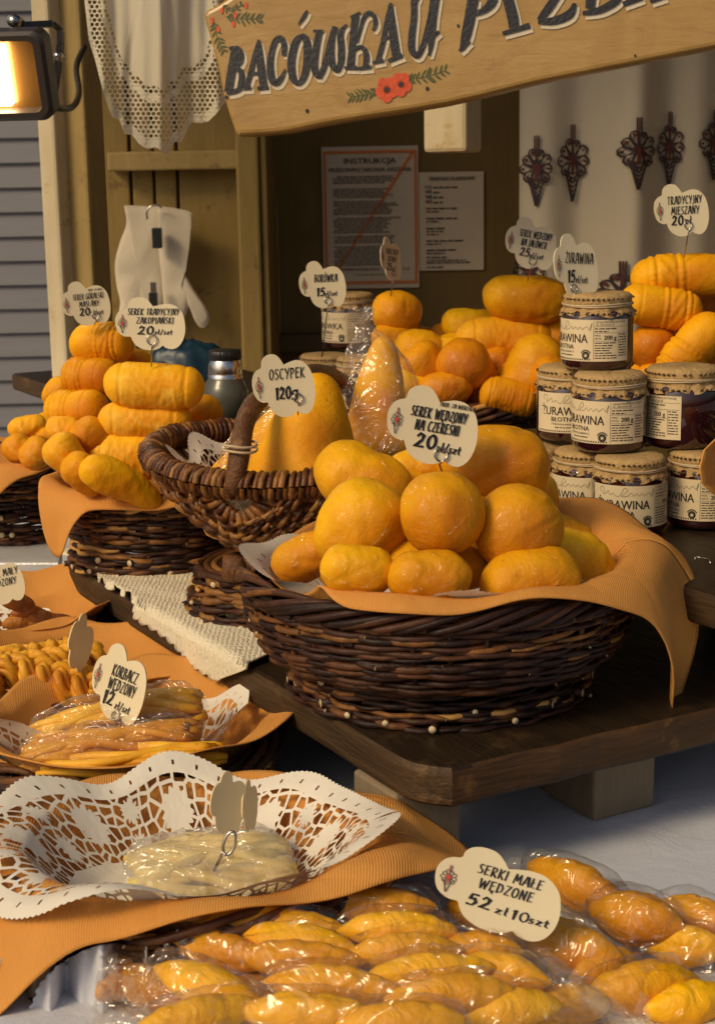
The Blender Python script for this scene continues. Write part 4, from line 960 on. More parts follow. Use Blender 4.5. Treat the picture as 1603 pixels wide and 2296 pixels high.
for a in (('shadowed cheese in the gap left of the centre ball', 905, 1215, 1.20, 150, 130, 20, 0, 'loaf', F), ('shadowed cheese under the two balls', 1075, 1235, 1.21, 170, 120, 0, 0, 'loaf', F),
 ('cheese filling the gap behind the two balls', 1080, 1120, 1.27, 150, 140, 0, 0, 'ball', F), ('deep hidden cheese under the dull pointed one', 1225, 1235, 1.25, 150, 120, -20, 0, 'loaf', F), ('cheese in shadow behind the leaning one', 900, 1120, 1.28, 160, 130, 0, 0, 'loaf', F)):
    cheese(*a, group=GF)
price_tag('large tag in the front basket reading SEREK WĘDZONY NA CZEREŚNI 20 zł/szt', 970, 955, 1.205, 208, 172, 8, -9,
          [('PROD. ZA WIERCHEM', .735, .632, .042, .38, .10, .1), ('SEREK WĘDZONY', .545, .485, .105, .60, .085, .1), ('NA CZEREŚNI', .545, .345, .105, .47, .085, .1), ('20', .445, .165, .145, .22, .13, .1), ('zł/szt', .70, .145, .10, .26, .1, .12)], ring=(.63, .12), stem=at_y(992, 1062, 1.205))

# ---- left basket and pile
LB = Vector((at_y(362, 1200, 1.655).x, 1.655, PZ)); LR = .108
round_basket('wicker_basket', 'dark wicker basket of pale rolls beneath the zakopiański tag', LB, PZ, .082, .088, LR, .0025, 30, 21, foot=(.03, .09))
napkin('brown napkin with one corner folded over the rim of the pale roll basket', LB, LR - .003, PZ + .086, PZ + .04, .06,
       [(0, .0, 0), (90, .0, 10), (150, .0, 0), (196, .012, -30), (214, .030, -60), (226, .085, -82), (240, .030, -70), (255, .022, -80), (275, .022, -85), (300, .018, -80), (330, .01, -60)], amp=.003, seed=8, lift=.006, sm=5)
GL_ = 'cheeses piled in the left basket'
S, PL_ = 'smoked_cheese', 'pale_smoked_cheese'
LC = (
 ('pale roll on top of the stack of three, under the zakopiański tag', 346, 866, 1.60, 214, 98, -3, 0, 'roll', PL_),
 ('pale roll in the middle of the stack of three', 326, 942, 1.605, 200, 84, 0, 0, 'roll', PL_),
 ('lowest pale roll of the stack, its right end behind the handled basket', 300, 1022, 1.60, 200, 96, -3, 0, 'roll', PL_),
 ('orange end of a cheese right of the pale stack, by the thermos', 460, 926, 1.66, 76, 80, 0, 0, 'ball', S),
 ('sliver of cheese just over the handled basket rim below the thermos', 490, 975, 1.68, 70, 50, 0, 0, 'loaf', S),
 ('topmost embossed cheese of the left pile, under the góralski tag', 229, 769, 1.69, 132, 86, -2, -20, 'emb', S),
 ('embossed cheese second from the top of the left pile', 204, 846, 1.67, 120, 82, -4, -25, 'emb', S),
 ('small cheese peeping out behind the top roll of the pale stack', 305, 808, 1.72, 70, 50, -15, 0, 'loaf', S),
 ('embossed cheese third from the top of the left pile', 172, 922, 1.65, 132, 88, 0, -25, 'emb', S),
 ('cheese behind the third embossed one, facing the grey wall', 137, 884, 1.72, 80, 70, 60, 0, 'loaf', S),
 ('squat cheese at the end of the third row, above the gap', 145, 965, 1.62, 80, 60, -10, 0, 'loaf', PL_),
 ('cheese with a hollow end pointing left beside the lowest pale roll', 216, 985, 1.60, 105, 90, -35, 20, 'pear', S),
 ('oblong cheese standing on end left of the folded corner', 150, 1022, 1.57, 100, 92, -52, 10, 'pear', PL_),
 ('short cheese tucked behind the oblong one', 235, 1038, 1.60, 80, 56, -30, 10, 'loaf', S),
 ('blunt cheese end just above the folded napkin corner', 186, 1066, 1.545, 100, 80, -58, 20, 'pear', S),
 ('longest roll at the front, its round end towards the viewer', 275, 1082, 1.53, 180, 88, -28, 25, 'pear', S))
for a in LC: cheese(*a, group=GL_)
price_tag('tag over the pale rolls reading SEREK TRADYCYJNY ZAKOPIAŃSKI 20 zł/szt', 338, 726, 1.585, 157, 118, 2, 0,
          [('SEREK TRADYCYJNY', .54, .545, .095, .72), ('ZAKOPIAŃSKI', .56, .41, .095, .52), ('20', .43, .245, .12, .21, .13, .1), ('zł/szt', .68, .24, .08, .25, .10, .12)], ring=(.52, .16), stem=at_y(340, 822, 1.585))
price_tag('tag at far left reading SEREK GÓRALSKI MAŚLANY 20 zł/szt', 193, 680, 1.66, 104, 100, 18, 8,
          [('PROD. ZA WIER', .72, .62, .035, .28, .1, .1), ('SEREK GÓRALSKI', .56, .48, .10, .62), ('MAŚLANY', .56, .345, .10, .40), ('20', .45, .19, .13, .2, .13, .1), ('zł/szt', .70, .185, .085, .25, .1, .12)], ring=(.66, .17), stem=at_y(212, 728, 1.66))

# ---- far left basket
AB = Vector((at_y(48, 1150, 1.86).x, 1.86, PZ - .01)); AR = .092
round_basket('wicker_basket', 'half hidden dark wicker basket at the left edge with small cheeses', AB, PZ - .01, .085, .07, AR, .0025, 28, 31, foot=(.03, .072))
napkin('brown napkin tip hanging from the small basket at the left edge', AB, AR - .003, PZ + .079, PZ + .04, .05,
       [(0, .005, 0), (90, .0, 10), (180, .02, -20), (225, .05, -70), (255, .075, -80), (280, .03, -70), (320, .012, -50)], amp=.003, seed=12, lift=.006, sm=6)
GA = 'small cheeses at the left edge'
for a in (
 ('small cheese highest in the cluster at the left edge', 62, 958, 1.83, 82, 50, 10, 0, 'loaf', PL_), ('small split cheese leftmost in the cluster at the left edge', 42, 1005, 1.79, 66, 64, -40, 0, 'loaf', PL_),
 ('small pale cheese right of the split one, above the hanging napkin', 84, 1018, 1.77, 76, 68, 50, 0, 'loaf', PL_), ('cheese glimpsed behind the small cluster, against the grey wall', 108, 950, 1.87, 60, 50, 0, 0, 'loaf', S),
 ('small cheese in the gap between cluster and left pile', 112, 985, 1.83, 70, 60, 0, 0, 'loaf', S)): cheese(*a, group=GA)

# ---- inverted basket stand + handled basket
SB = Vector((at_y(632, 1380, 1.45).x, 1.45, PZ))
sb = thing('basket_stand', 'upturned dark woven tray under the handled basket', 'stand', SB)
m = MB(); fp = lambda t: lerp(.088, .074, t); weave(m, SB, fp, .046, 26, .0030, 41, slope=.8, split=.4); cut_ends(m, SB, fp, .046, 16, .010, .0034, 42); cut_ends(m, SB, fp, .046, 10, .042, .0036, 43)
m.build('woven_side', WM('dark_willow'), sb)
m = MB()
for k in range(10): m.tube([Vector((SB.x + (.075 - k * .007) * cos(a), SB.y + (.075 - k * .007) * sin(a), PZ + .044)) for a in [2 * pi * i / 40 for i in range(40)]], .0044, 5, closed=True, cap=False)
m.build('woven_top', WM('dark_willow'), sb)
ear = at_y(530, 1088, 1.352); hb_c = Vector((-.050, 1.478, ear.z)); E = Vector((hb_c.x - ear.x, hb_c.y - ear.y, 0)); ea = E.length; E.normalize(); Wv = Vector((E.y, -E.x, 0)); wb = .128; cz = ear.z - 1.003
hb = thing('handled_basket', 'brown wicker basket with a bark arch handle holding oscypek cones', 'basket', (hb_c.x, hb_c.y, 1.0))
def hull(phi, psi, k=1.0):
    s_ = sin(phi); kink = 1 - .10 * abs(sin(2 * psi)) ; fl = 1 + .10 * (cos(psi) ** 2)
    return hb_c - E * (ea * cos(phi) * k) + Wv * (wb * s_ ** .8 * cos(psi) * k * kink * fl) - Vector((0, 0, 1)) * (cz * (s_ ** .55) * sin(psi) * k * kink - .012 * cos(psi) ** 2 * s_)
m = MB(); r = random.Random(9); NR = 15
ribs = [pi * (i + .5) / NR for i in range(NR)]
for k in range(74):
    phi = R_(lerp(13, 167, (k + .5) / 74)); tr = .0023 * r.uniform(.8, 1.2); a0 = r.uniform(-.02, .05); jx = r.uniform(-.02, .02)
    cuts = sorted([0, 1] + [r.uniform(.2, .8) for _ in range(r.choice((1, 1, 2)))])
    for c0, c1 in zip(cuts, cuts[1:]):
        n = max(6, int(66 * (c1 - c0) * (0.35 + .65 * sin(phi)))); pts = []
        for i in range(n + 1):
            psi = pi * lerp(c0, min(1, c1 + .03), i / n); w = cos(NR * psi + pi * (k % 2)); pts.append(hull(phi + jx + .035 * sin(psi * 3 + k), psi, 1 + .030 * w + r.uniform(-.004, .004)))
        m.tube(pts, [tr * (.75 if i in (0, n) else 1) for i in range(n + 1)], 6, 2 if r.random() < .05 else 0)
m.build('woven_body', WM('brown_willow'), hb)
m = MB()
for p in ribs: m.tube([hull(R_(6 + 168 * i / 24), p, .985) for i in range(25)], .0034, 6)
m.build('rib', WM('brown_willow'), hb)
m = MB(); n = 150; rim = lambda a: hb_c - E * (ea * cos(a)) + Wv * ((wb * 1.1) * sin(a)) + Vector((0, 0, .012 * sin(a) ** 2))
for k in range(n):
    a = 2 * pi * (k + r.uniform(-.2, .2)) / n; pts = []
    for i in range(11):
        ph = 2 * pi * i / 10; aa = a + (i / 10 - .5) * 2 * pi / n * 1.5; c = rim(aa); d = (c - hb_c); d.z = 0; d.normalize(); rr = .0095 + r.uniform(-.0008, .0012)
        pts.append(c + d * (rr * cos(ph)) + Vector((0, 0, rr * 1.1 * sin(ph))))
    m.tube(pts, .0029 * r.uniform(.8, 1.15), 6, 0, False)
m.build('wrapped_rim', WM('brown_willow'), hb)
m = MB(); HH = .078; arch = []
for i in range(33):
    t = R_(-4 + 188 * i / 32); arch.append(hb_c - E * ((ea + .006) * cos(t)) * (1 if sin(t) < .2 else 1) + Vector((0, 0, HH * sin(t) ** .85 if sin(t) > 0 else HH * sin(t))) + Wv * (.004 * sin(i * .5)))
m.tube(arch, [.0090 + .0012 * nz(i * .4, 1, 1) for i in range(33)], 12)
m.build('arch_handle', MT['willow_bark'], hb)
m = MB(); b0 = hull(R_(28), pi / 2, .98); foot_p = Vector((b0.x - .004, b0.y - .004, PZ + .0475)); b0 = ear + Vector((0, 0, -.02))
fx = at_y(528, 1290, 1.385); m.tube([Vector((fx.x, fx.y, 1.018)), Vector((fx.x, fx.y, .9965))], [.0105, .0125], 12); m.build('handle_stub', MT['willow_bark'], hb)
m = MB()
for q in (0, .0045): 
    c = arch[4] + Vector((0, 0, q)); m.tube([c + Vector((.0145 * cos(a), .0145 * sin(a), .001 * sin(a * 2))) for a in [2 * pi * i / 20 for i in range(20)]], .0012, 5, closed=True, cap=False)
o = m.build('rubber_band', MT['rubber_band'], org=arch[4]); tag(o, 'pale rubber band looped round the arch handle of the brown basket', 'rubber band')
doily('white lace doily standing up inside the empty left half of the handled basket', hb_c - Wv * .012, .096, ear.z - .004, 1.03, .05,
      [(0, -.03, 40), (60, .0, 60), (100, .02, 70), (118, .012, 70), (140, .030, 60), (165, .012, 60), (185, .030, 55), (215, .006, 50), (250, -.01, 50), (300, .0, 40)], amp=.006, seed=2, lift=.0, ruff=.006, ruffk=11)
cheese('tall unwrapped oscypek cone with an embossed top, filling the handled basket', 690, 985, 1.43, 285, 300, 84, -6, 'cone', 'smoked_cheese', name='cheese_cone', group='large oscypek cones')
cheese('oscypek cone leaning at left inside clear film, beside the arch handle', 608, 1015, 1.50, 225, 215, 62, 0, 'cone', S, name='cheese_cone', group='large oscypek cones')
cheese('upright oscypek cone inside a knotted clear bag, behind the handled basket rim', 850, 895, 1.56, 270, 176, 88, 0, 'cone', 'smoked_cheese', name='cheese_cone', group='large oscypek cones')
def bag_hull(label, rings, mat='cellophane', seed=0, name='clear_bag', amp=.005):
    """rings: (u, v, y, half width px) from bottom to top"""
    m = MB(); R5 = spline([(a, b, c) for a, b, c, d in rings], 8); W5 = spline([(d, 0, 0) for a, b, c, d in rings], 8); n = len(R5) - 1
    def f(a, b):
        i = min(n, int(round(b * n))); p = R5[i]; w = max(1.5, W5[i].x); c = at_y(p.x, p.y, p.z); k = mpp(c); th = 2 * pi * a; q = nz(cos(th) * 2.5 + seed, sin(th) * 2.5, b * 5) + .6 * abs(nz(cos(th) * 6 + seed, sin(th) * 6, b * 9))
        rr = w * k + amp * q * min(1, w / 40); return c + Vector((rr * cos(th), rr * .9 * sin(th), 0))
    m.grid(f, 72, n); c = at_y(rings[0][0], rings[0][1], rings[0][2]); o = m.build(name, MT[mat], org=c); return tag(o, label, 'plastic bag')
bag_hull('clear knotted bag round the upright oscypek cone, twisted tip at top', [(855, 1030, 1.56, 112), (855, 990, 1.56, 120), (850, 920, 1.56, 104), (848, 840, 1.56, 80), (838, 785, 1.56, 56), (826, 750, 1.56, 30), (815, 728, 1.56, 16), (810, 704, 1.56, 24), (806, 690, 1.56, 30)], 'cellophane', 4)
bag_hull('clear film round the leaning oscypek cone at the left of the handle', [(600, 1080, 1.48, 108), (604, 1030, 1.48, 114), (616, 970, 1.48, 96), (632, 915, 1.48, 64), (642, 885, 1.48, 24)], 'cellophane', 9)
price_tag('tag reading OSCYPEK 120g at the arch handle of the brown basket', 636, 864, 1.345, 138, 143, 14, 6,
          [('OSCYPEK', .56, .49, .13, .56), ('120', .47, .235, .15, .24, .12, .1), ('g', .66, .245, .15, .10, .10, .1)], ring=(.70, .23), stem=at_y(668, 930, 1.36))

# ---- knitted runner on the front plank
RU_ = [(133, 1241), (260, 1247), (330, 1300), (470, 1330), (600, 1400), (640, 1470), (490, 1524), (452, 1494), (400, 1440), (310, 1385), (300, 1350), (225, 1310), (210, 1285), (150, 1285)]
m = MB(); e0 = at_z(175, 1243, PZ); e1 = at_z(640, 1500, PZ); la = [(140, 1243), (205, 1280), (240, 1312), (300, 1345), (308, 1382), (350, 1408), (392, 1440), (425, 1478), (452, 1500), (492, 1524)]; lb = [(262, 1246), (320, 1262), (400, 1280), (470, 1300), (540, 1320), (600, 1345), (650, 1380), (680, 1410), (690, 1440), (640, 1470)]
LA, LBs = spline([(a, b, 0) for a, b in la], 16), spline([(a, b, 0) for a, b in lb], 16)
def runf(a, b):
    i = int(round(a * (len(LA) - 1))); p, q = LA[i], LBs[i]; u, v = lerp(p.x, q.x, b), lerp(p.y, q.y, b); tooth = 7 * abs(sin(i * .42)) * max(0, 1 - b / .06); u -= tooth * .6; v += tooth; w = at_z(u, v, PZ); e = max(0, 1 - b / .12)
    sc_ = .0028 * (abs(sin(i * .55)) - .5) * e ** 2
    w += PWd * (-sc_ * 1.6) + Vector((0, 0, .0055 + .0012 * nz(w.x * 40, w.y * 40, 1)))
    d = (w - PC).dot(PWd)
    if d < -.001: w = at_p(u, v, PC - PWd * (.006), PWd)
    return w
m.grid(runf, len(LA) - 1, 40, 0, lambda a, b: (a * 2.4, b * .6)); o = m.build('knitted_runner', MT['knitted_cream'], org=at_z(400, 1400, PZ)); so_ = o.modifiers.new('thick', 'SOLIDIFY'); so_.thickness = .0018; so_.offset = 1
tag(o, 'cream knitted runner with scalloped edge lying along the front plank', 'runner')
# shiny metal sheet at the left edge
TT = PZ - .0115; m = MB(); Q = [at_z(134, 1262, TT), at_z(140, 1236, TT), at_z(118, 1190, TT), at_z(-120, 1175, TT), at_z(-120, 1262, TT)]
m.prism(Q, (0, 0, -.012)); Qi = [p + (sum(Q, Vector()) / 5 - p) * .06 for p in Q]; m.prism([p + Vector((0, 0, -.012)) for p in Qi], (0, 0, TZ + .004 - TT + .012)); o = m.build('metal_tray', MT['foil'], org=Q[0], smooth=False); bevel(o, .002); tag(o, 'shiny metal tray at the left edge carrying the small half hidden basket', 'tray')

# ---- thermos and blue bag
TP = Vector((at_y(508, 900, 2.12).x, 2.12, QZ)); k = mpp(TP + Vector((0, 0, .1))); ts = thing('thermos_flask', 'dark green vacuum flask with steel neck and black cap', 'thermos', TP)
zz = lambda v: at_y(508, v, 2.12).z
m = MB(); R1 = 55 * k; m.lathe([(0.0, QZ), (R1, QZ), (R1, zz(890)), (R1 * .98, zz(876)), (R1 * .88, zz(860)), (R1 * .76, zz(851)), (R1 * .74, zz(847))], (TP.x, TP.y, 0), 40); m.build('flask_body', MT['thermos_paint'], ts)
m = MB(); m.lathe([(R1 * .72, zz(851)), (R1 * .73, zz(840)), (R1 * .70, zz(838)), (R1 * .72, zz(834)), (R1 * .68, zz(816)), (R1 * .62, zz(806)), (R1 * .60, zz(804))], (TP.x, TP.y, 0), 40); m.build('steel_neck', MT['steel'], ts)
def kn(a, i, r, z): return (r * (1 + .02 * (1 if sin(a * 30) > 0 else -1) * (1 if 0 < i < 4 else 0)), z)
m = MB(); m.lathe([(R1 * .60, zz(807)), (R1 * .66, zz(805)), (R1 * .66, zz(795)), (R1 * .66, zz(787)), (R1 * .62, zz(784)), (0, zz(784))], (TP.x, TP.y, 0), 120, 0, kn); m.build('screw_cap', MT['black_plastic'], ts)
m = MB(); bp = at_y(425, 838, 2.25)
def bagf(a, b):
    th = 2 * pi * a; t = pi * b; r_ = .060 * sin(t) ** .7 * (1 + .25 * nz(cos(th) * 2, sin(th) * 2, b * 4)); return bp + Vector((r_ * cos(th), r_ * sin(th) * .6, .055 * cos(t) * .8 + .012 * nz(cos(th) * 3, sin(th) * 3, b * 6)))
m.grid(bagf, 40, 24); o = m.build('blue_bag', MT['blue_bag'], org=bp); tag(o, 'crumpled dark blue bag behind the vacuum flask', 'bag')

# ---- background pile on the rear plank
BB = Vector((at_y(1045, 930, 2.10).x, 2.10, QZ)); BR = .148
round_basket('wicker_basket', 'nearly black wicker basket under the back cheese pile', BB, QZ, .026, .13, BR, .0030, 28, 51)
napkin('brown napkin showing between the back basket and its cheeses', BB, BR - .004, QZ + .034, QZ + .012, .1, [(0, .02, -20), (60, .0, 0), (180, .0, 0), (250, .012, 30), (262, -.012, 0), (290, .02, 20), (308, .05, -35), (322, .062, -45), (340, .04, -45)], amp=.004, seed=15, lift=.005)
O_ = 'orange_smoked_cheese'; GB = 'cheeses in the back pile'
for a in (
 ('fat bun shaped cheese at the top, carrying the juniper tag', 1178, 673, 2.06, 162, 92, -2, 0, 'loaf', 'film_wrapped_cheese'),
 ('long pale roll lying below the bun shaped cheese', 1130, 757, 2.06, 182, 78, 0, 5, 'roll', PL_),
 ('ball shaped end of the cheese carrying the edge on tag', 890, 706, 2.12, 96, 92, 0, 0, 'ball', O_),
 ('cheese below the ball, right of the knotted bag', 885, 765, 2.10, 90, 60, -20, 0, 'loaf', O_),
 ('wrinkled cheese behind, beside the alarm telephone sheet', 935, 765, 2.16, 110, 60, -10, 0, 'loaf', O_),
 ('yellow oval cheese left in the middle row of the back pile', 946, 790, 2.06, 110, 84, -20, 0, 'loaf', 'film_wrapped_cheese'),
 ('orange cheese with a shiny cheek left in the bottom row', 945, 832, 2.0, 95, 110, -50, 0, 'pear', O_),
 ('darkest brown cheese with a glossy head in the bottom row', 1040, 818, 1.98, 108, 100, 0, 0, 'ball', O_),
 ('tapering lower part of the glossy headed cheese', 1075, 862, 2.0, 120, 90, -55, 10, 'pear', O_),
 ('shadowed cheese beneath the long pale roll', 1118, 822, 2.05, 90, 90, -20, 0, 'loaf', O_),
 ('upright oval cheese with a ribbed belly in the bottom row', 1196, 838, 1.99, 150, 112, 62, 0, 'loaf', 'film_wrapped_cheese'),
 ('orange cheese behind, between the long roll and the top cranberry jar', 1243, 762, 2.08, 80, 90, 0, 0, 'ball', O_),
 ('small cheese at the end of the bottom row touching the jars', 1236, 850, 1.96, 90, 84, -30, 0, 'loaf', O_),
 ('cheese seen in the gap above the napkin at the left of the bottom row', 985, 880, 2.02, 120, 70, -30, 0, 'loaf', O_),
 ('cheese at the back left, behind the glossy head', 1010, 770, 2.16, 90, 80, 0, 0, 'loaf', O_),
 ('low golden cheese at the front left of the back pile', 925, 868, 1.985, 100, 72, -10, 0, 'loaf', 'film_wrapped_cheese'),
 ('low brownish cheese in front of the glossy head', 1000, 872, 1.965, 105, 70, 8, 0, 'loaf', O_),
 ('low golden roll at the front right of the back pile', 1140, 888, 1.96, 110, 66, -12, 0, 'roll', S),
 ('golden oval cheese in the gap behind the long pale roll', 1060, 735, 2.13, 120, 70, -8, 0, 'loaf', 'film_wrapped_cheese'),
 ('cheese standing behind the bottom row under the long roll', 1150, 880, 2.02, 100, 110, 40, 0, 'loaf', O_),
 ('golden cheese lying across the gap left of the glossy head', 1000, 800, 2.06, 110, 80, 20, 0, 'loaf', 'film_wrapped_cheese')): cheese(*a, group=GB)
price_tag('tag on the bun shaped cheese reading SEREK WĘDZONY NA JAŁOWCU 25 zł/szt', 1190, 546, 2.03, 118, 114, 10, -8,
          [('SEREK WĘDZONY', .565, .50, .11, .62), ('NA JAŁOWCU', .55, .355, .11, .48), ('25', .40, .19, .13, .18, .13, .1), ('zł/szt', .63, .175, .09, .26, .1, .12)], ring=(.56, .13), stem=at_y(1182, 630, 2.03))
price_tag('narrow tag turned almost edge on, over the ball shaped cheese, reading SEREK DUŻY', 876, 580, 2.08, 48, 96, 58, 2,
          [('SEREK DUŻY', .56, .49, .10, .56), ('ZDOBNY', .56, .35, .10, .44), ('25', .42, .19, .13, .2, .13, .1), ('zł', .64, .19, .09, .16, .1, .12)], ring=(.58, .14), stem=at_y(876, 664, 2.08))

# ---- right pile
RB = Vector((at_y(1540, 880, 1.93).x, 1.93, QZ)); round_basket('wicker_basket', 'dark wicker basket hidden behind the cranberry jars', RB, QZ, .06, .10, .13, .0036, 28, 61)
GR = 'cheeses in the right pile'
for a in (
 ('long embossed roll on top, carrying the tradycyjny mieszany tag', 1530, 618, 1.90, 222, 90, 2, 0, 'emb', S),
 ('embossed roll second from the top, round end to the right', 1480, 690, 1.87, 176, 86, -8, 0, 'emb', S),
 ('dark cheese at the right edge behind the second roll', 1592, 688, 1.95, 90, 80, 0, 0, 'ball', O_),
 ('round cheese right of the top cranberry jar lid', 1462, 778, 1.88, 100, 104, 0, 0, 'ball', O_),
 ('embossed roll leaning steeply at the right edge', 1548, 785, 1.84, 190, 92, 48, 0, 'emb', S),
 ('flat cheese lying just above the middle row of jars', 1495, 838, 1.86, 130, 50, 0, 0, 'loaf', O_),
 ('small cheese directly beside the top cranberry jar base', 1442, 838, 1.88, 60, 50, 0, 0, 'loaf', O_),
 ('cheese deep in shadow between the two leaning rolls', 1540, 745, 1.96, 120, 100, 0, 0, 'loaf', O_),
 ('cheese corner cut by the right edge above the lids', 1600, 830, 1.86, 60, 60, 0, 0, 'loaf', O_)): cheese(*a, group=GR)
price_tag('tag at upper right reading TRADYCYJNY MIESZANY 20 zł', 1526, 471, 1.88, 126, 118, 8, 5,
          [('TRADYCYJNY', .56, .50, .12, .62), ('MIESZANY', .56, .34, .12, .50), ('20', .41, .18, .14, .2, .13, .1), ('zł', .60, .19, .115, .13, .1, .12)], ring=(.60, .17), stem=at_y(1533, 577, 1.88))
# ---- jam jars
def make_jar(name_, sub, latin, label):
    """proto at the origin, radius .0335, height .067 ; label centred on -Y"""
    root = thing('jam_jar', label, 'jar', (0, 0, 0)); R = .0335
    m = MB(); m.lathe([(0, 0), (.027, 0), (.031, .002), (R, .006), (R, .05), (.032, .054), (.0275, .057), (.0275, .060)], n=56); m.build('glass_jar', MT['jam_glass'], root)
    def lid(a, i, r, z):
        if i >= 4: w = 1 + (i - 3) * (.007 * sin(a * 11) + .008 * sin(a * 17 + 2) + .02 * nz(cos(a) * 3, sin(a) * 3, i)); return r * w, z + (.0016 * sin(a * 7 + i) if i > 5 else 0)
        return r * (1 + .012 * nz(cos(a) * 4, sin(a) * 4, i * .7)), z + .0006 * nz(cos(a) * 5 * i, sin(a) * 5, i)
    m = MB(); m.lathe([(0, .0705), (.018, .0707), (.029, .0700), (.0318, .0672), (.0316, .0615), (.0305, .0585), (.0325, .0545), (.0345, .0505)], n=96, fn=lid); m.build('paper_lid_cover', MT['lid_paper'], root)
    m = MB(); r_ = random.Random(4)
    for zz_, rr_ in ((.0655, .0321), (.0525, .0343)):
        for k in range(44):
            if r_.random() < .12: continue
            a = 2 * pi * k / 44; 
            rr_k = rr_ + .0010; m.tube([Vector((rr_k * cos(a), rr_k * sin(a), zz_)), Vector((rr_k * cos(a + .075), rr_k * sin(a + .075), zz_ + .0006))], .0008, 4)
    m.build('lid_print', MT['lid_print'], root)
    m = MB(); m.tube([Vector((.0322 * cos(a), .0322 * sin(a), .0592 + .0006 * sin(a * 2))) for a in [2 * pi * i / 48 for i in range(48)]], .0009, 6, closed=True, cap=False); m.tube([Vector((.0325 * cos(a), .0325 * sin(a), .0605 + .0007 * sin(a * 2 + 1))) for a in [2 * pi * i / 48 for i in range(48)]], .0008, 6, closed=True, cap=False); m.build('elastic_band', MT['rubber_band'], root)
    RL = R + .0004
    def fn(s, z, l=0): a = s / RL - pi / 2; q = RL + .00025 + l * .00006; return Vector((q * cos(a), q * sin(a), z))
    z0, z1, s0, s1 = .0095, .0475, -.036, .062
    m = MB(); n = 72
    vs = []; 
    for i in range(n + 1):
        a = lerp(s0, s1, i / n) / RL - pi / 2; vs += [Vector((RL * cos(a), RL * sin(a), z0)), Vector((RL * cos(a), RL * sin(a), z1))]
    m.add(vs, [(2 * i, 2 * i + 2, 2 * i + 3, 2 * i + 1) for i in range(n)]); lb = m.build('paper_label', MT['jar_label'], root)
    m = MB(); sc = .001
    typeset(m, name_, -.029, .0265, .0078, .050, fn, 0, .0003); typeset(m, sub, -.005, .0205, .0042, .024, fn, 0, .0002, True); typeset(m, latin, -.005, .0172, .0021, .024, fn, 0, 0, True)
    greeked(m, -.013, .006, .0142, .0013, fn, 0, .95)
    # flowing signature line
    sg_ = [(-.024, .040), (-.0265, .0435), (-.023, .0455), (-.0215, .042), (-.0225, .0385), (-.019, .0405), (-.017, .0425), (-.0155, .0385), (-.0125, .0405), (-.0105, .0385), (-.006, .0385), (-.002, .0455), (.001, .0435), (-.002, .0405), (-.0045, .038), (.001, .0385), (.004, .0415), (.006, .0385), (.009, .041), (.011, .0385), (.014, .041), (.016, .0385), (.02, .0415), (.0225, .0385), (.025, .0445), (.0235, .037)]
    P = spline([(a, b, 0) for a, b in sg_], 4); w = .00014; vs = []
    for i, p in enumerate(P):
        d = P[min(i + 1, len(P) - 1)] - P[max(0, i - 1)]; d = d.normalized() if d.length else Vector((1, 0, 0)); vs += [fn(p.x - d.y * w, p.y + d.x * w, i * .005), fn(p.x + d.y * w, p.y - d.x * w, i * .005)]
    m.add(vs, [(2 * i, 2 * i + 1, 2 * i + 3, 2 * i + 2) for i in range(len(P) - 1)])
    q = .00028; L = .0265; Rr = .0605
    for (a, b, c, d) in ((L, z0 + .001, L + q, z1 - .001), (L, z1 - .0062, Rr, z1 - .0060), (L, z1 - .012, Rr, z1 - .0118), (L, z1 - .0195, .050, z1 - .0193), (.050, z0 + .004, .0502, z1 - .012)): 
        k = max(1, int((c - a) / .003)); 
        for i in range(k): m.add([fn(lerp(a, c, i / k), b), fn(lerp(a, c, (i + 1) / k), b), fn(lerp(a, c, (i + 1) / k), d), fn(lerp(a, c, i / k), d)], [(0, 1, 2, 3)])
    typeset(m, 'ZAKŁAD PRODUKCJI SPOŻYWCZEJ', L + .002, z1 - .0028, .0016, .029, fn); typeset(m, 'UL. SZKOLNA 28', L + .002, z1 - .0053, .0016, .017, fn)
    greeked(m, L + .0012, .049, z1 - .0085, .0013, fn, 0, .98); greeked(m, L + .0012, .040, z1 - .0110, .0013, fn, 0, .98)
    typeset(m, 'MASA', L + .0012, z1 - .0150, .0017, .0052, fn); typeset(m, 'NETTO:', L + .0012, z1 - .0180, .0017, .0062, fn); typeset(m, '200 g', L + .0095, z1 - .0180, .0038, .0118, fn, 0, .0002)
    for i in range(7): greeked(m, L + .0012, .049, z1 - .0215 - i * .0023, .0012, fn, 0, .95 if i in (0, 5, 6) else .6)
    for i in range(9): greeked(m, .0508, .0595, z1 - .0140 - i * .0024, .0012, fn, 0, .9)
    cxs, czs = .0195, .0150
    m.add([fn(cxs + .0036 * cos(a), czs + .0036 * sin(a)) for a in [2 * pi * i / 20 for i in range(20)]], [list(range(20))])
    for k in range(9):
        a = R_(150 - k * 15); x, y = cxs + .0046 * cos(a), czs + .0046 * sin(a); m.add([fn(x - .0005, y - .0005), fn(x + .0005, y - .0005), fn(x + .0005, y + .0007), fn(x - .0005, y + .0007)], [(0, 1, 2, 3)])
    for i in range(26): s_ = -.034 + i * .00225; m.add([fn(s_, z0 + .0010), fn(s_ + .0012, z0 + .0010), fn(s_ + .0016, z0 + .0022), fn(s_ + .0006, z0 + .0026)], [(0, 1, 2, 3)])
    o = m.build('label_print', MT['ink'], lb, smooth=False)
    m = MB(); m.add([fn(cxs + .0023 * cos(a), czs + .0023 * sin(a), 2) for a in [2 * pi * i / 20 for i in range(20)]], [list(range(20))]); m.add([fn(cxs + .0014 * cos(a), czs - .0002 + .0014 * sin(a), 4) for a in [2 * pi * i / 4 + .8 for i in range(4)]], [list(range(4))], 1); m.build('medal_mark', [MT['faded_ink'], MT['jar_label']], lb, smooth=False)
    return root
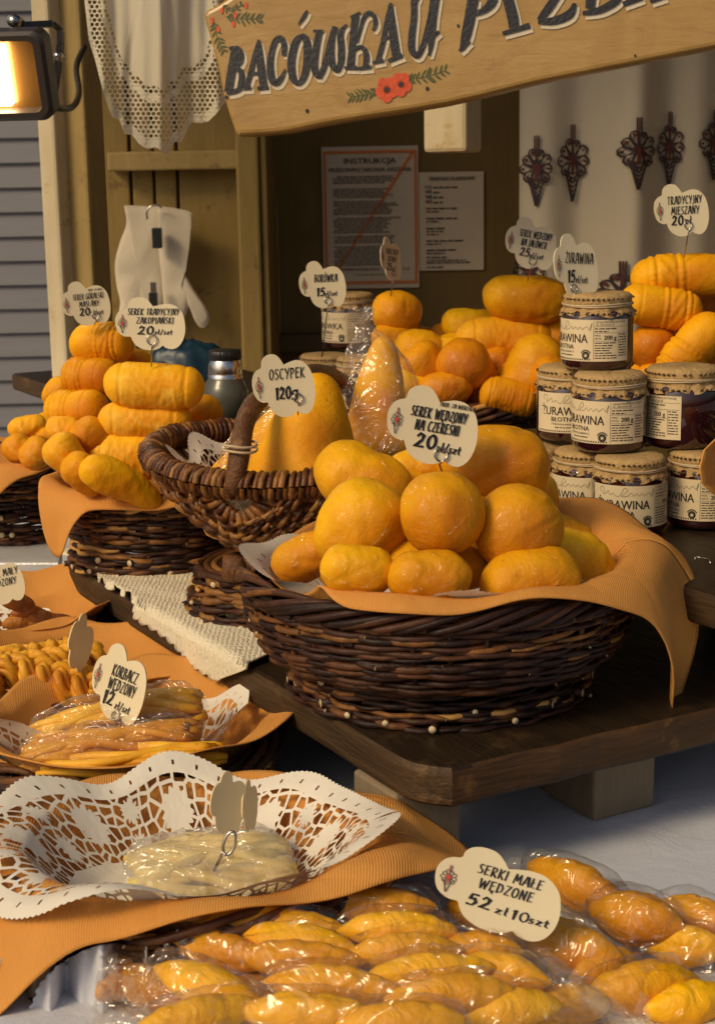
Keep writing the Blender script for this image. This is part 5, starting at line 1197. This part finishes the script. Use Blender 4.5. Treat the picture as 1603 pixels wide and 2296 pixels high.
def put_jars(proto, spots, group):
    for i, (label, u, vbase, wpx, z, rot, dy) in enumerate(spots):
        o = proto if i == 0 else copy_tree(proto); f = at_z(u, vbase, z); k = mpp(f); s = wpx * k / 2 / .0335
        o.location = (f.x, f.y + .0335 * s + dy, z); o.rotation_euler = (0, 0, R_(rot)); o.scale = (s, s, s); o['label'] = label; o['group'] = group
ZJ = QZ + .001
jp = make_jar('ŻURAWINA', 'BŁOTNA', '( Oxycoccus palustris )', 'x'); hj = .0712
b0 = at_z(1423, 1208, ZJ); sc0 = 168 * mpp(b0) / 2 / .0335; Z2 = ZJ + hj * sc0; Z3 = Z2 + hj * sc0
put_jars(jp, [
 ('front jar of the bottom row, its whole red berry name facing out', 1423, 1207, 168, ZJ, -14, 0),
 ('bottom row jar between the cheese basket and the front jar', 1326, 1182, 158, ZJ, -46, 0),
 ('bottom row jar at the right edge, half behind the front jar', 1592, 1192, 166, ZJ, -62, 0),
 ('bottom row jar farthest left, only its paper lid and side panel showing', 1196, 1166, 150, ZJ, -70, 0),
 ('middle row jar in front at the centre, 200 g panel facing out', 1381, 1024, 170, Z2, -52, .01),
 ('middle row jar at left with half its name covered by its neighbour', 1300, 1006, 162, Z2, -12, .03),
 ('middle row jar at right turned away, showing dark bare glass', 1555, 1020, 176, Z2, -118, .02),
 ('single top jar of the cranberry stack, under the żurawina tag', 1357, 840, 166, Z3, -59, .02)], 'jars of cranberry jam')
bj = make_jar('BORÓWKA', 'BRUSZNICA', '( Vaccinium vitis )', 'y'); hb_ = 124 * 2.08 / 3600 / 2 / .0335; W2 = ZJ + hj * hb_
f_ = at_z(790, 935, ZJ)
put_jars(bj, [
 ('lower bilberry jar right of its neighbour, behind the knotted bag', 815, 935, 124, ZJ, -8, 0),
 ('lower bilberry jar behind the oscypek tag, mostly covered', 728, 935, 120, ZJ, -50, .05),
 ('single bilberry jar on top, under the borówka tag', 782, 797, 122, W2, -48, .06)], 'jars of bilberry jam')
price_tag('tall tag turned sideways over the cranberry jars reading ŻURAWINA 15 zł/szt', 1290, 598, 1.455, 106, 146, 30, 2,
          [('ŻURAWINA', .57, .45, .13, .62), ('15', .38, .21, .15, .16, .13, .1), ('zł/szt', .61, .205, .09, .26, .1, .12)], ring=(.42, .13), stem=at_y(1284, 840, 1.452))
price_tag('tag over the bilberry jars reading BORÓWKA 15 zł/szt', 723, 638, 2.0, 104, 106, 14, 4,
          [('BORÓWKA', .57, .45, .13, .48), ('15', .44, .21, .14, .16, .13, .1), ('zł/szt', .66, .205, .09, .26, .1, .12)], ring=(.58, .13), stem=at_y(722, 800, 2.0))
# brown napkin tip reaching in at the right edge
m = MB(); NP = [(1640, 960), (1600, 985), (1575, 1010), (1566, 1050), (1572, 1085), (1600, 1110), (1645, 1135)]
def npf(a, b):
    i = b * (len(NP) - 1); j = min(len(NP) - 2, int(i)); u = lerp(NP[j][0], NP[j + 1][0], i - j); v = lerp(NP[j][1], NP[j + 1][1], i - j); return at_y(lerp(u, 1780, a), v + 10 * a, 1.30 + .05 * sin(a * 3) - .02 * sin(b * 3))
m.grid(npf, 20, 36, 0, lambda a, b: (a * .1, b * .1)); o = m.build('paper_napkin', MT['kraft_napkin'], org=at_y(1620, 1050, 1.33)); so_ = o.modifiers.new('thick', 'SOLIDIFY'); so_.thickness = .0012; tag(o, 'brown napkin tip coming in at the right edge above the dark jars', 'napkin')
RB2 = at_y(1880, 1090, 1.36); round_basket('wicker_basket', 'wicker basket just outside the right edge carrying the napkin tip', (RB2.x, 1.38), QZ, .07, .07, .095, .003, 24, 71)
# folded paper slip at the right under the upper plank, and a staple
m = MB(); a = at_y(1578, 1442, 1.42); b = at_y(1625, 1372, 1.42); m.box((a.x, 1.42, a.z), (b.x, 1.424, b.z)); o = m.build('paper_slip', MT['paper'], org=a, smooth=False); tag(o, 'white paper slip in the dark gap under the upper plank at right', 'paper')
m = MB(); p = [at_z(u, v, QZ) + Vector((0, 0, z)) for u, v, z in ((1556, 1258, .001), (1560, 1256, .003), (1588, 1262, .003), (1592, 1266, .001))]; m.tube(p, .0006, 5); o = m.build('metal_staple', MT['wire'], org=p[0]); tag(o, 'small bright metal staple on the upper plank', 'staple')

# ---- lower left baskets
LZ = TZ + .005
def low_basket(label, nlabel, u, y, R, H, tab, seed, **k):
    c = Vector((at_z(u, 1400, LZ).x, y, LZ)); c.x = at_y(u, 1500, y).x
    ob = round_basket('wicker_basket', label, c, LZ, H, R * .86, R, .0025, 28, seed); ob.scale.x = k.get('ex', 1.0); napkin(nlabel, c, R - .010, LZ + H + .008, LZ + .016, R * .66, tab, amp=.004, seed=seed, lift=.006, **k); return c
cA = low_basket('small basket at the left edge under the napkin bowl of dried cheese', 'brown napkin standing up as a bowl round the dried cheese at the left edge', 66, 1.56, .082, .05,
     [(0, .03, 50), (45, .035, 60), (90, .035, 60), (140, .03, 50), (200, .02, 20), (250, .004, 30), (290, .006, 40), (330, .02, 55)], 81)
cB = low_basket('basket holding the braided cheese, mostly covered by its napkin', 'brown napkin flaring right of the braided cheese', 175, 1.405, .100, .045,
     [(0, .045, 8), (30, .045, 25), (60, .02, 30), (90, .015, 40), (150, .02, 40), (200, .02, 0), (270, .0, 20), (320, .02, 5), (345, .045, 0)], 83)
cC = low_basket('basket holding the bundles of smoked cheese strings', 'brown napkin with curled corner under the bundles of cheese strings', 285, 1.235, .118, .05,
     [(0, .03, 10), (25, .055, 38), (45, .06, 40), (70, .03, 30), (110, .01, 40), (180, .02, 20), (240, .018, -20), (270, .016, -20), (300, .018, 5), (335, .035, 12)], 85)
cD = low_basket('wide basket at the bottom left under the big white doily', 'large brown napkin with folded corners spreading under the big white doily', 425, 1.005, .104, .046,
     [(0, .05, -45), (10, .085, -52), (20, .045, -45), (50, .022, -25), (75, .014, 0), (110, .016, 8), (150, .03, 0), (180, .05, -30), (205, .075, -52), (218, .15, -74), (228, .11, -72), (244, .040, -55), (275, .025, -40), (300, .025, -30), (335, .045, -25), (350, .07, -10)], 87, ex=1.22, sm=7)
doily('lace doily edge in front of the dried cheese at the left edge', (cA.x - .03, cA.y - .012), .058, LZ + .055, LZ + .03, .02, [(0, .0, 20), (250, .014, 20), (300, .012, 20), (340, .004, 10)], amp=.003, seed=3, mat='paper_lace_small')
doily('lace doily draped between the braided cheese and the string bundles', (cC.x - .080, cC.y + .030), .088, LZ + .078, LZ + .034, .06, [(0, -.03, 20), (40, .0, 30), (80, -.01, 10), (110, .006, 14), (140, .026, 20), (180, .035, 10), (230, .035, -10), (258, .02, 0), (300, -.03, 20)], amp=.006, seed=6, ruff=.006)
doily('curled lace doily edge at the right end of the string bundles', (cC.x + .035, cC.y + .008), .050, LZ + .062, LZ + .03, .03, [(0, .022, 55), (30, .018, 60), (60, .0, 40), (180, -.03, 0), (300, -.01, 20), (330, .012, 40)], amp=.004, seed=11, ruff=.005, ruffk=6, mat='paper_lace_small')
doily('big white lace doily with ruffled edge spread in the bottom left basket', (cD.x - .004, cD.y - .003), .089, LZ + .060, LZ + .024, .054, [(0, .026, -4), (15, .022, 2), (30, .012, 14), (50, .018, 16), (75, .012, 16), (100, .016, 18), (125, .014, 18), (145, .026, 20), (165, .040, 14), (190, .052, -20), (215, .046, -45), (240, .042, -46), (258, .028, -20), (272, .006, 30), (285, .020, 0), (300, .010, 0), (325, .012, 0), (345, .026, 12)], amp=.005, seed=21, ruff=.0030, ruffk=9, nth=280, ns=60, ex=1.22)

# dried cheese pieces and wooden scoop-like chunk at the left edge
GD = 'shreds of dried smoked cheese'
for i, (u, v, w, h, a, lab) in enumerate(((60, 1372, 70, 30, 8, 'curly dried cheese piece nearest the price tag'), (95, 1385, 80, 36, -12, 'ragged dried cheese piece at the back of the shreds'), (125, 1393, 80, 34, 4, 'dried cheese piece reaching farthest right'), (92, 1404, 70, 34, -25, 'dark dried cheese piece in front of the shreds'), (40, 1395, 70, 34, 14, 'dried cheese piece behind the lace edge'))):
    cheese(lab, u, v, 1.55, w, h, a, 0, 'spindle', 'dried_cheese', GD, 'dried_cheese')
cheese('dark brown smoked cheese lump under the cut off tag at the left edge', 40, 1350, 1.53, 80, 40, -20, 0, 'loaf', 'dried_cheese', None)
price_tag('tag cut off by the left edge, its visible letters ending in MAŁY and NY', 2, 1305, 1.50, 104, 102, 6, 12, [('SEREK MAŁY', .53, .50, .125, .72), ('WĘDZONY', .53, .33, .125, .58)], wire=False)

def strings(mb, P0, P1, n, rad, rx, rz, seed, twist=.6, bow=.0, wav=.25):
    r = random.Random(seed); D = (P1 - P0); L = D.length; D.normalize(); S = Vector((0, 0, 1)).cross(D).normalized(); U = D.cross(S)
    for k in range(n):
        q = (k + .5) / n; rr = math.sqrt(q) ; a0 = k * 2.399; e0, e1 = r.uniform(-.04, .06), r.uniform(.94, 1.04); pts = []; tw = twist * r.uniform(.4, 1.3); rd = rad * r.uniform(.8, 1.15)
        for i in range(19):
            t = lerp(e0, e1, i / 18); a = a0 + tw * t + .5 * sin(t * 5 + k); env = (1 - .35 * abs(2 * t - 1) ** 3)
            pts.append(P0 + D * (L * t) + S * (rx * rr * env * cos(a) + wav * rad * nz(k, t * 4, 1)) + U * (rz * rr * env * sin(a) + bow * (1 - (2 * t - 1) ** 2) + wav * rad * nz(k, t * 4, 7)))
        mb.tube(pts, [rd * (.75 if i in (0, 18) else 1 + .10 * nz(k, i * .5, 3)) for i in range(19)], 8)
    return mb
def bundle(label, a, b, y, n, rad, rx, rz, seed, film_=True, mat='string_cheese'):
    P0, P1 = at_y(a[0], a[1], y[0]), at_y(b[0], b[1], y[1]); t_ = thing('string_cheese_bundle', label, 'cheese bundle', (P0 + P1) / 2)
    m = strings(MB(), P0, P1, n, rad, rx, rz, seed); m.build('cheese_strings', MT[mat], t_)
    if film_:
        m = MB(); D = (P1 - P0); L = D.length; D.normalize(); S = Vector((0, 0, 1)).cross(D).normalized(); U = D.cross(S)
        def f(u_, v_):
            t = lerp(-.06, 1.05, v_); th = 2 * pi * u_; e = max(.12, 1 - abs(2 * v_ - 1) ** 5) ** .5; w = 1 + .16 * nz(cos(th) * 3 + seed, sin(th) * 3, v_ * 9) + .12 * abs(nz(cos(th) * 8, sin(th) * 8, v_ * 22))
            return P0 + D * (L * t) + S * ((rx + rad * 1.5) * e * w * cos(th)) + U * ((rz + rad * 1.5) * e * w * sin(th))
        m.grid(f, 64, 70); m.build('clear_wrap', MT['milky_bag' if mat[0] == 'w' else 'cloudy_bag'], t_)
    return t_
bundle('upper bundle of smoked cheese strings in clear wrap, its rounded end at right', (85, 1662), (448, 1588), (1.195, 1.225), 34, .0040, .026, .020, 1)
bundle('middle bundle of smoked cheese strings, sagging to the left in its wrap', (60, 1705), (440, 1650), (1.165, 1.185), 28, .0040, .022, .015, 2)
bundle('lowest bundle of smoked cheese strings lying open at the front', (100, 1732), (495, 1688), (1.145, 1.155), 20, .0038, .020, .010, 3, False)
# braids
def braid(label, a, b, y, rad, amp, seed, turns=3.0, lift=.0):
    P0, P1 = at_y(a[0], a[1], y[0]), at_y(b[0], b[1], y[1]); D = P1 - P0; L = D.length; D.normalize(); S = Vector((0, 0, 1)).cross(D).normalized(); U = D.cross(S); t_ = MB()
    for s_ in range(3):
        for k in range(4):
            pts = []
            for i in range(41):
                t = i / 40; ph = 2 * pi * (turns * t + s_ / 3); o1 = (k % 2 - .5) * rad * 1.7; o2 = (k // 2 - .5) * rad * 1.7
                pts.append(P0 + D * (L * t + o1 * .3 * cos(ph)) + S * (amp * sin(ph) + o1) + U * (amp * .55 * sin(2 * ph) + o2 + .003 * sin(t * 3 + seed)))
            t_.tube(pts, rad * (1 + .08 * sin(k + seed)), 8)
    o = t_.build('braided_cheese', MT['string_cheese'], org=(P0 + P1) / 2); return tag(o, label, 'cheese braid')
braid('thick braid of pale cheese crossing to the right under the edge on tag', (-40, 1525), (215, 1455), (1.33, 1.40), .0044, .0150, 1, 2.2)
braid('braid of cheese in front, ending in a knot beside the lace edge', (0, 1490), (235, 1545), (1.36, 1.31), .0044, .0140, 2, 2.0)
m = strings(MB(), at_y(-30, 1480, 1.42), at_y(190, 1452, 1.45), 16, .0044, .022, .008, 6, .3); o = m.build('cheese_strands', MT['string_cheese'], org=at_y(80, 1480, 1.45)); tag(o, 'loose straight strands of cheese at the back of the braids', 'cheese strands')
price_tag('blank sided tag seen edge on, leaning over the braided cheese', 181, 1440, 1.33, 38, 128, 66, -30, [], ring=(.45, .2), blank=True, wire=False)
price_tag('tag on the string bundles reading KORBACZ WĘDZONY 12 zł/szt', 268, 1533, 1.19, 132, 172, -26, -17,
          [('KORBACZ', .56, .47, .125, .46), ('WĘDZONY', .56, .32, .125, .50), ('12', .37, .15, .15, .17, .13, .1), ('zł/szt', .66, .135, .09, .28, .1, .12)], ring=(.60, .07), stem=at_y(286, 1640, 1.19))
# pale string cheese in the big doily
bundle('bundle of pale unsmoked cheese strings in clear wrap on the big doily', (300, 1965), (640, 1925), (1.0, 1.02), 30, .0046, .046, .010, 5, True, 'white_string_cheese')
price_tag('bent tag showing its plain back, on a ring pin over the pale strings', 512, 1800, 1.005, 74, 138, 42, -14, [], ring=(.42, -.10), blank=True, wire=False)
price_tag('second plain backed tag just behind the bent one', 560, 1806, 1.02, 30, 116, 66, -8, [], blank=True, wire=False)
m = MB(); p0 = at_y(480, 1953, .985); c = at_y(515, 1891, .985); k = mpp(c); m.tube([p0, at_y(499, 1915, .985)] + [c + CR * (13 * k * cos(q) + 6 * k * sin(q)) + CU * (26 * k * sin(q)) for q in [R_(-120 + 345 * i / 24) for i in range(25)]], .0011, 8); o = m.build('ring_pin', MT['wire'], org=c); tag(o, 'steel ring pin stuck in the pale cheese strings', 'pin')

# ---- vacuum bags of small spindle cheeses
def flat_cheese(label, u, v, L, R, ang, z, h, group, sd, mat='bagged_cheese'):
    c = at_z(u, v, z); a_ = R_(ang); p0 = at_z(u - L / 2 * cos(a_), v + L / 2 * sin(a_), z); p1 = at_z(u + L / 2 * cos(a_), v - L / 2 * sin(a_), z); k = mpp(c)
    A = (p1 - p0).normalized(); l = (p1 - p0).length / 2; C = Vector((0, 0, 1)).cross(A).normalized(); B = Vector((0, 0, 1)); CH_N[0] += 1
    m = MB(); cheese_mesh(m, c, A, B, C, l, R * k, 'spindle', CH_N[0], h / (R * k)); o = m.build('spindle_cheese', MT[mat], org=c, merge=True); tag(o, label, 'cheese', group); return (c, A, C, l, R * k, h)
def vac_bag(label, quad, cheeses, zb, seed, mat='clear_bag', na=150, nb=110, name='vacuum_bag'):
    Q = [at_z(u, v, zb) for u, v in quad]
    def base(a, b): return (Q[0] * (1 - a) + Q[1] * a) * (1 - b) + (Q[3] * (1 - a) + Q[2] * a) * b
    H = [[0.0] * (na + 1) for _ in range(nb + 1)]
    for j in range(nb + 1):
        for i in range(na + 1):
            p = base(i / na, j / nb); h = 0
            for c, A, C, l, w, hh in cheeses:
                d = p - c; x, y = d.dot(A) / (l * 1.04), d.dot(C) / (w * 1.1); q = 1 - x * x - y * y
                if q > 0: h = max(h, c.z + hh * 1.04 * q ** .5 - zb + .0022)
            H[j][i] = h
    for _ in range(5):
        G = [r_[:] for r_ in H]
        for j in range(1, nb):
            for i in range(1, na): H[j][i] = max(G[j][i], (G[j - 1][i] + G[j + 1][i] + G[j][i - 1] + G[j][i + 1]) / 4)
    m = MB()
    def f(a, b):
        i, j = int(round(a * na)), int(round(b * nb)); p = base(a, b); e = min(1, min(a, 1 - a) * 9, min(b, 1 - b) * 7)
        wr = .0030 * abs(nz(p.x * 40 + seed, p.y * 70, 2)) + .0018 * abs(nz(p.x * 110, p.y * 70, seed)); wr *= 1 + 2.2 * max(0, 1 - a / .28); lift = .004 * (1 - e) * (nz(a * 6, b * 6, seed) + .6)
        return Vector((p.x, p.y, zb + H[j][i] * min(1, e * 2) + wr + lift + .001))
    m.grid(f, na, nb); m.grid(lambda a, b: base(a, b) + Vector((0, 0, -.0006)), 8, 8)
    o = m.build(name, MT[mat], org=Q[0]); return tag(o, label, 'plastic bag')
G1, G2 = 'small cheeses in the front vacuum bag', 'small cheeses in the right vacuum bag'
z1 = TZ + .048
ch1 = [flat_cheese(l, u, v, L * 1.12, R * 1.14, an, z1 + dz, .0118, G1, i) for i, (l, u, v, L, R, an, dz) in enumerate((
 ('long spindle cheese at the back left of the front bag', 605, 2074, 300, 40, -3, 0), ('spindle cheese at the very back of the front bag, below the doily', 836, 2030, 255, 42, 0, 0),
 ('spindle cheese under the back left one, catching two highlights', 668, 2112, 240, 36, -8, 0), ('spindle cheese in the second row right, with three bright glints', 890, 2084, 245, 36, 0, .004),
 ('spindle cheese left of centre with a scalloped upper edge', 672, 2152, 270, 38, -4, -.002), ('spindle cheese right of centre beside the bag seam', 905, 2134, 240, 36, 4, 0),
 ('long spindle cheese along the right lower rim of the front bag', 965, 2182, 270, 36, 4, 0), ('spindle cheese in the lower middle of the front bag', 745, 2210, 280, 40, -4, 0),
 ('rounded spindle cheese at the lower right corner of the front bag', 1010, 2232, 270, 40, 4, 0), ('spindle cheese at lower left, under the folded bag flap', 470, 2216, 250, 46, -22, -.004),
 ('spindle cheese cut by the bottom edge of the picture at left', 445, 2282, 260, 44, 12, 0), ('spindle cheese at the bottom centre, half out of the picture', 690, 2272, 300, 42, -2, 0), ('spindle cheese at the bottom right of the front bag', 900, 2292, 260, 40, 2, 0), ('spindle cheese tucked in at the right end of the front bag', 1130, 2180, 190, 38, -12, -.006), ('short spindle cheese nearest the seam under the price tag', 1075, 2130, 180, 36, -4, -.006), ('spindle cheese in the bottom row right of centre', 1140, 2262, 220, 42, 6, -.010), ('spindle cheese between the back row and the left tip', 490, 2130, 220, 40, -14, -.008)))]
vac_bag('large clear bag of small smoked cheeses with its pointed left corner glinting', ((238, 2106), (945, 1930), (1470, 2330), (160, 2560)), ch1, TZ + .034, 3)
ch1b = [flat_cheese(l, u, v, L, R, an, TZ + .018, .014, 'small cheeses under the front bag', 60 + i) for i, (l, u, v, L, R, an) in enumerate((
 ('orange spindle cheese poking out under the left corner of the front bag', 285, 2182, 170, 40, 36), ('spindle cheese in the lower bag tip at left', 330, 2215, 190, 42, -24), ('spindle cheese under the front bag near the bottom edge', 560, 2240, 300, 50, 0), ('dim spindle cheese under the middle of the front bag', 830, 2160, 300, 50, 0)))]
vac_bag('second clear bag beneath the large front bag, its tip pointing left', ((206, 2222), (420, 2090), (1220, 2190), (500, 2420)), ch1b, TZ + .008, 8, 'clear_bag', 70, 60)
z2 = TZ + .022
ch2 = [flat_cheese(l, u, v, L * 1.04, R * 1.12, an, z2 + dz, hh, G2, 80 + i) for i, (l, u, v, L, R, an, dz, hh) in enumerate((
 ('big spindle cheese with leaf ridges below the right price tag', 1250, 2122, 290, 58, -10, .008, .017), ('bright spindle cheese right of the price tag, pointed at right', 1425, 2060, 215, 58, -12, .012, .017),
 ('dark spindle cheese in shadow at the right edge', 1530, 2120, 200, 36, -8, 0, .014), ('lone spindle cheese at lower right behind the bag seam', 1440, 2216, 255, 52, 8, 0, .016),
 ('spindle cheese peeping out behind the price tag', 1290, 1985, 240, 46, -24, .004, .016), ('small spindle cheese between the two bags at the bottom', 1270, 2258, 190, 40, 4, 0, .014), ('spindle cheese right of the ridged one in the big bag', 1560, 2060, 190, 44, -16, .004, .015), ('low spindle cheese at the bottom right corner of the bag', 1545, 2250, 200, 42, 10, -.004, .013), ('spindle cheese tip under the big ridged one', 1350, 2180, 160, 36, 22, -.002, .014), ('spindle cheese left of the ridged one, under the tag', 1100, 2050, 200, 46, -10, .008, .016)))]
vac_bag('clear bag of larger smoked cheeses at lower right with a see through end', ((985, 2010), (1205, 1912), (1760, 2130), (1230, 2440)), ch2, TZ + .010, 5, 'clear_bag')
price_tag('tag lying on the bags reading SERKI MAŁE WĘDZONE 52 zł 10 szt', 1116, 2001, .895, 292, 176, 4, -17,
          [('SERKI MAŁE', .56, .545, .10, .50), ('WĘDZONE', .55, .40, .10, .42), ('52', .37, .205, .12, .17, .12, .12), ('zł', .555, .195, .085, .09, .1, .12), ('10', .70, .185, .10, .13, .09, .1), ('szt', .85, .19, .09, .15, .1, .1)], pitch=-22, wire=False)
# clear sheet ends and cream crochet at the lower right corner
m = MB()
KQ = [at_z(u, v, TZ + .006) for u, v in ((1130, 2290), (1420, 2240), (1720, 2190), (1720, 2400), (1100, 2420))]
def kf(a, b):
    p = (KQ[0] * (1 - a) + KQ[2] * a) * (1 - b) + (KQ[4] * (1 - a) + KQ[3] * a) * b; return Vector((p.x, p.y, TZ + .0065 + .0012 * nz(p.x * 40, p.y * 40, 3) + .0018 * abs(sin(a * 60)) * (1 if b < .05 else 0)))
m.grid(kf, 80, 30, 0, lambda a, b: (a * 1.4, b * .6)); o = m.build('knitted_cloth', MT['knitted_cream'], org=KQ[0]); so_ = o.modifiers.new('thick', 'SOLIDIFY'); so_.thickness = .003; tag(o, 'cream knitted cloth under the bags at the bottom right corner', 'cloth')
# embroidered lace cloth hanging at the lower left
hv = thing('lace_table_cover', 'white lace edged cover hanging at the lower left with red and black embroidery', 'table cover', at_z(150, 2250, TZ))
def hang(u, v):
    y = .905 + .012 * sin(u * .05) - .006 * sin(u * .11 + 1); return at_y(u, v, y)
ED = [(58, 2310), (62, 2270), (78, 2238), (84, 2215), (100, 2195), (130, 2165), (170, 2140), (215, 2120), (300, 2110)]
def hf(a, b):
    u0 = interp([(v, u) for u, v in ED[::-1]], lerp(2110, 2310, b)) if False else 0
    v = lerp(2110, 2330, b); u0 = interp(sorted([(vv, uu) for uu, vv in ED]), v) + 3 * sin(v * .35); return hang(lerp(u0, 330, a), v)
m = MB(); m.grid(hf, 60, 50, 0, lambda a, b: (a * 12, b * 12)); m.build('lace_panel', MT['white_linen'], hv)
m = MB(); m.grid(lambda a, b: hang(lerp(-40, 105, a), lerp(2170, 2340, b)) + Vector((0, .012, 0)), 30, 20); m.build('linen_panel', MT['curtain_cloth'], hv)
pm = at_y(40, 2262, .905); km = mpp(pm); m = MB(); motif(m, lambda x, y, z: hang(40 + x * 120, 2285 - y * 62) + Vector((0, .008 - z * 2e-4, 0)), 0, 1); m.build('embroidered_motif', [MT['embroidery_dark'], MT['embroidery_red']], hv, smooth=False)
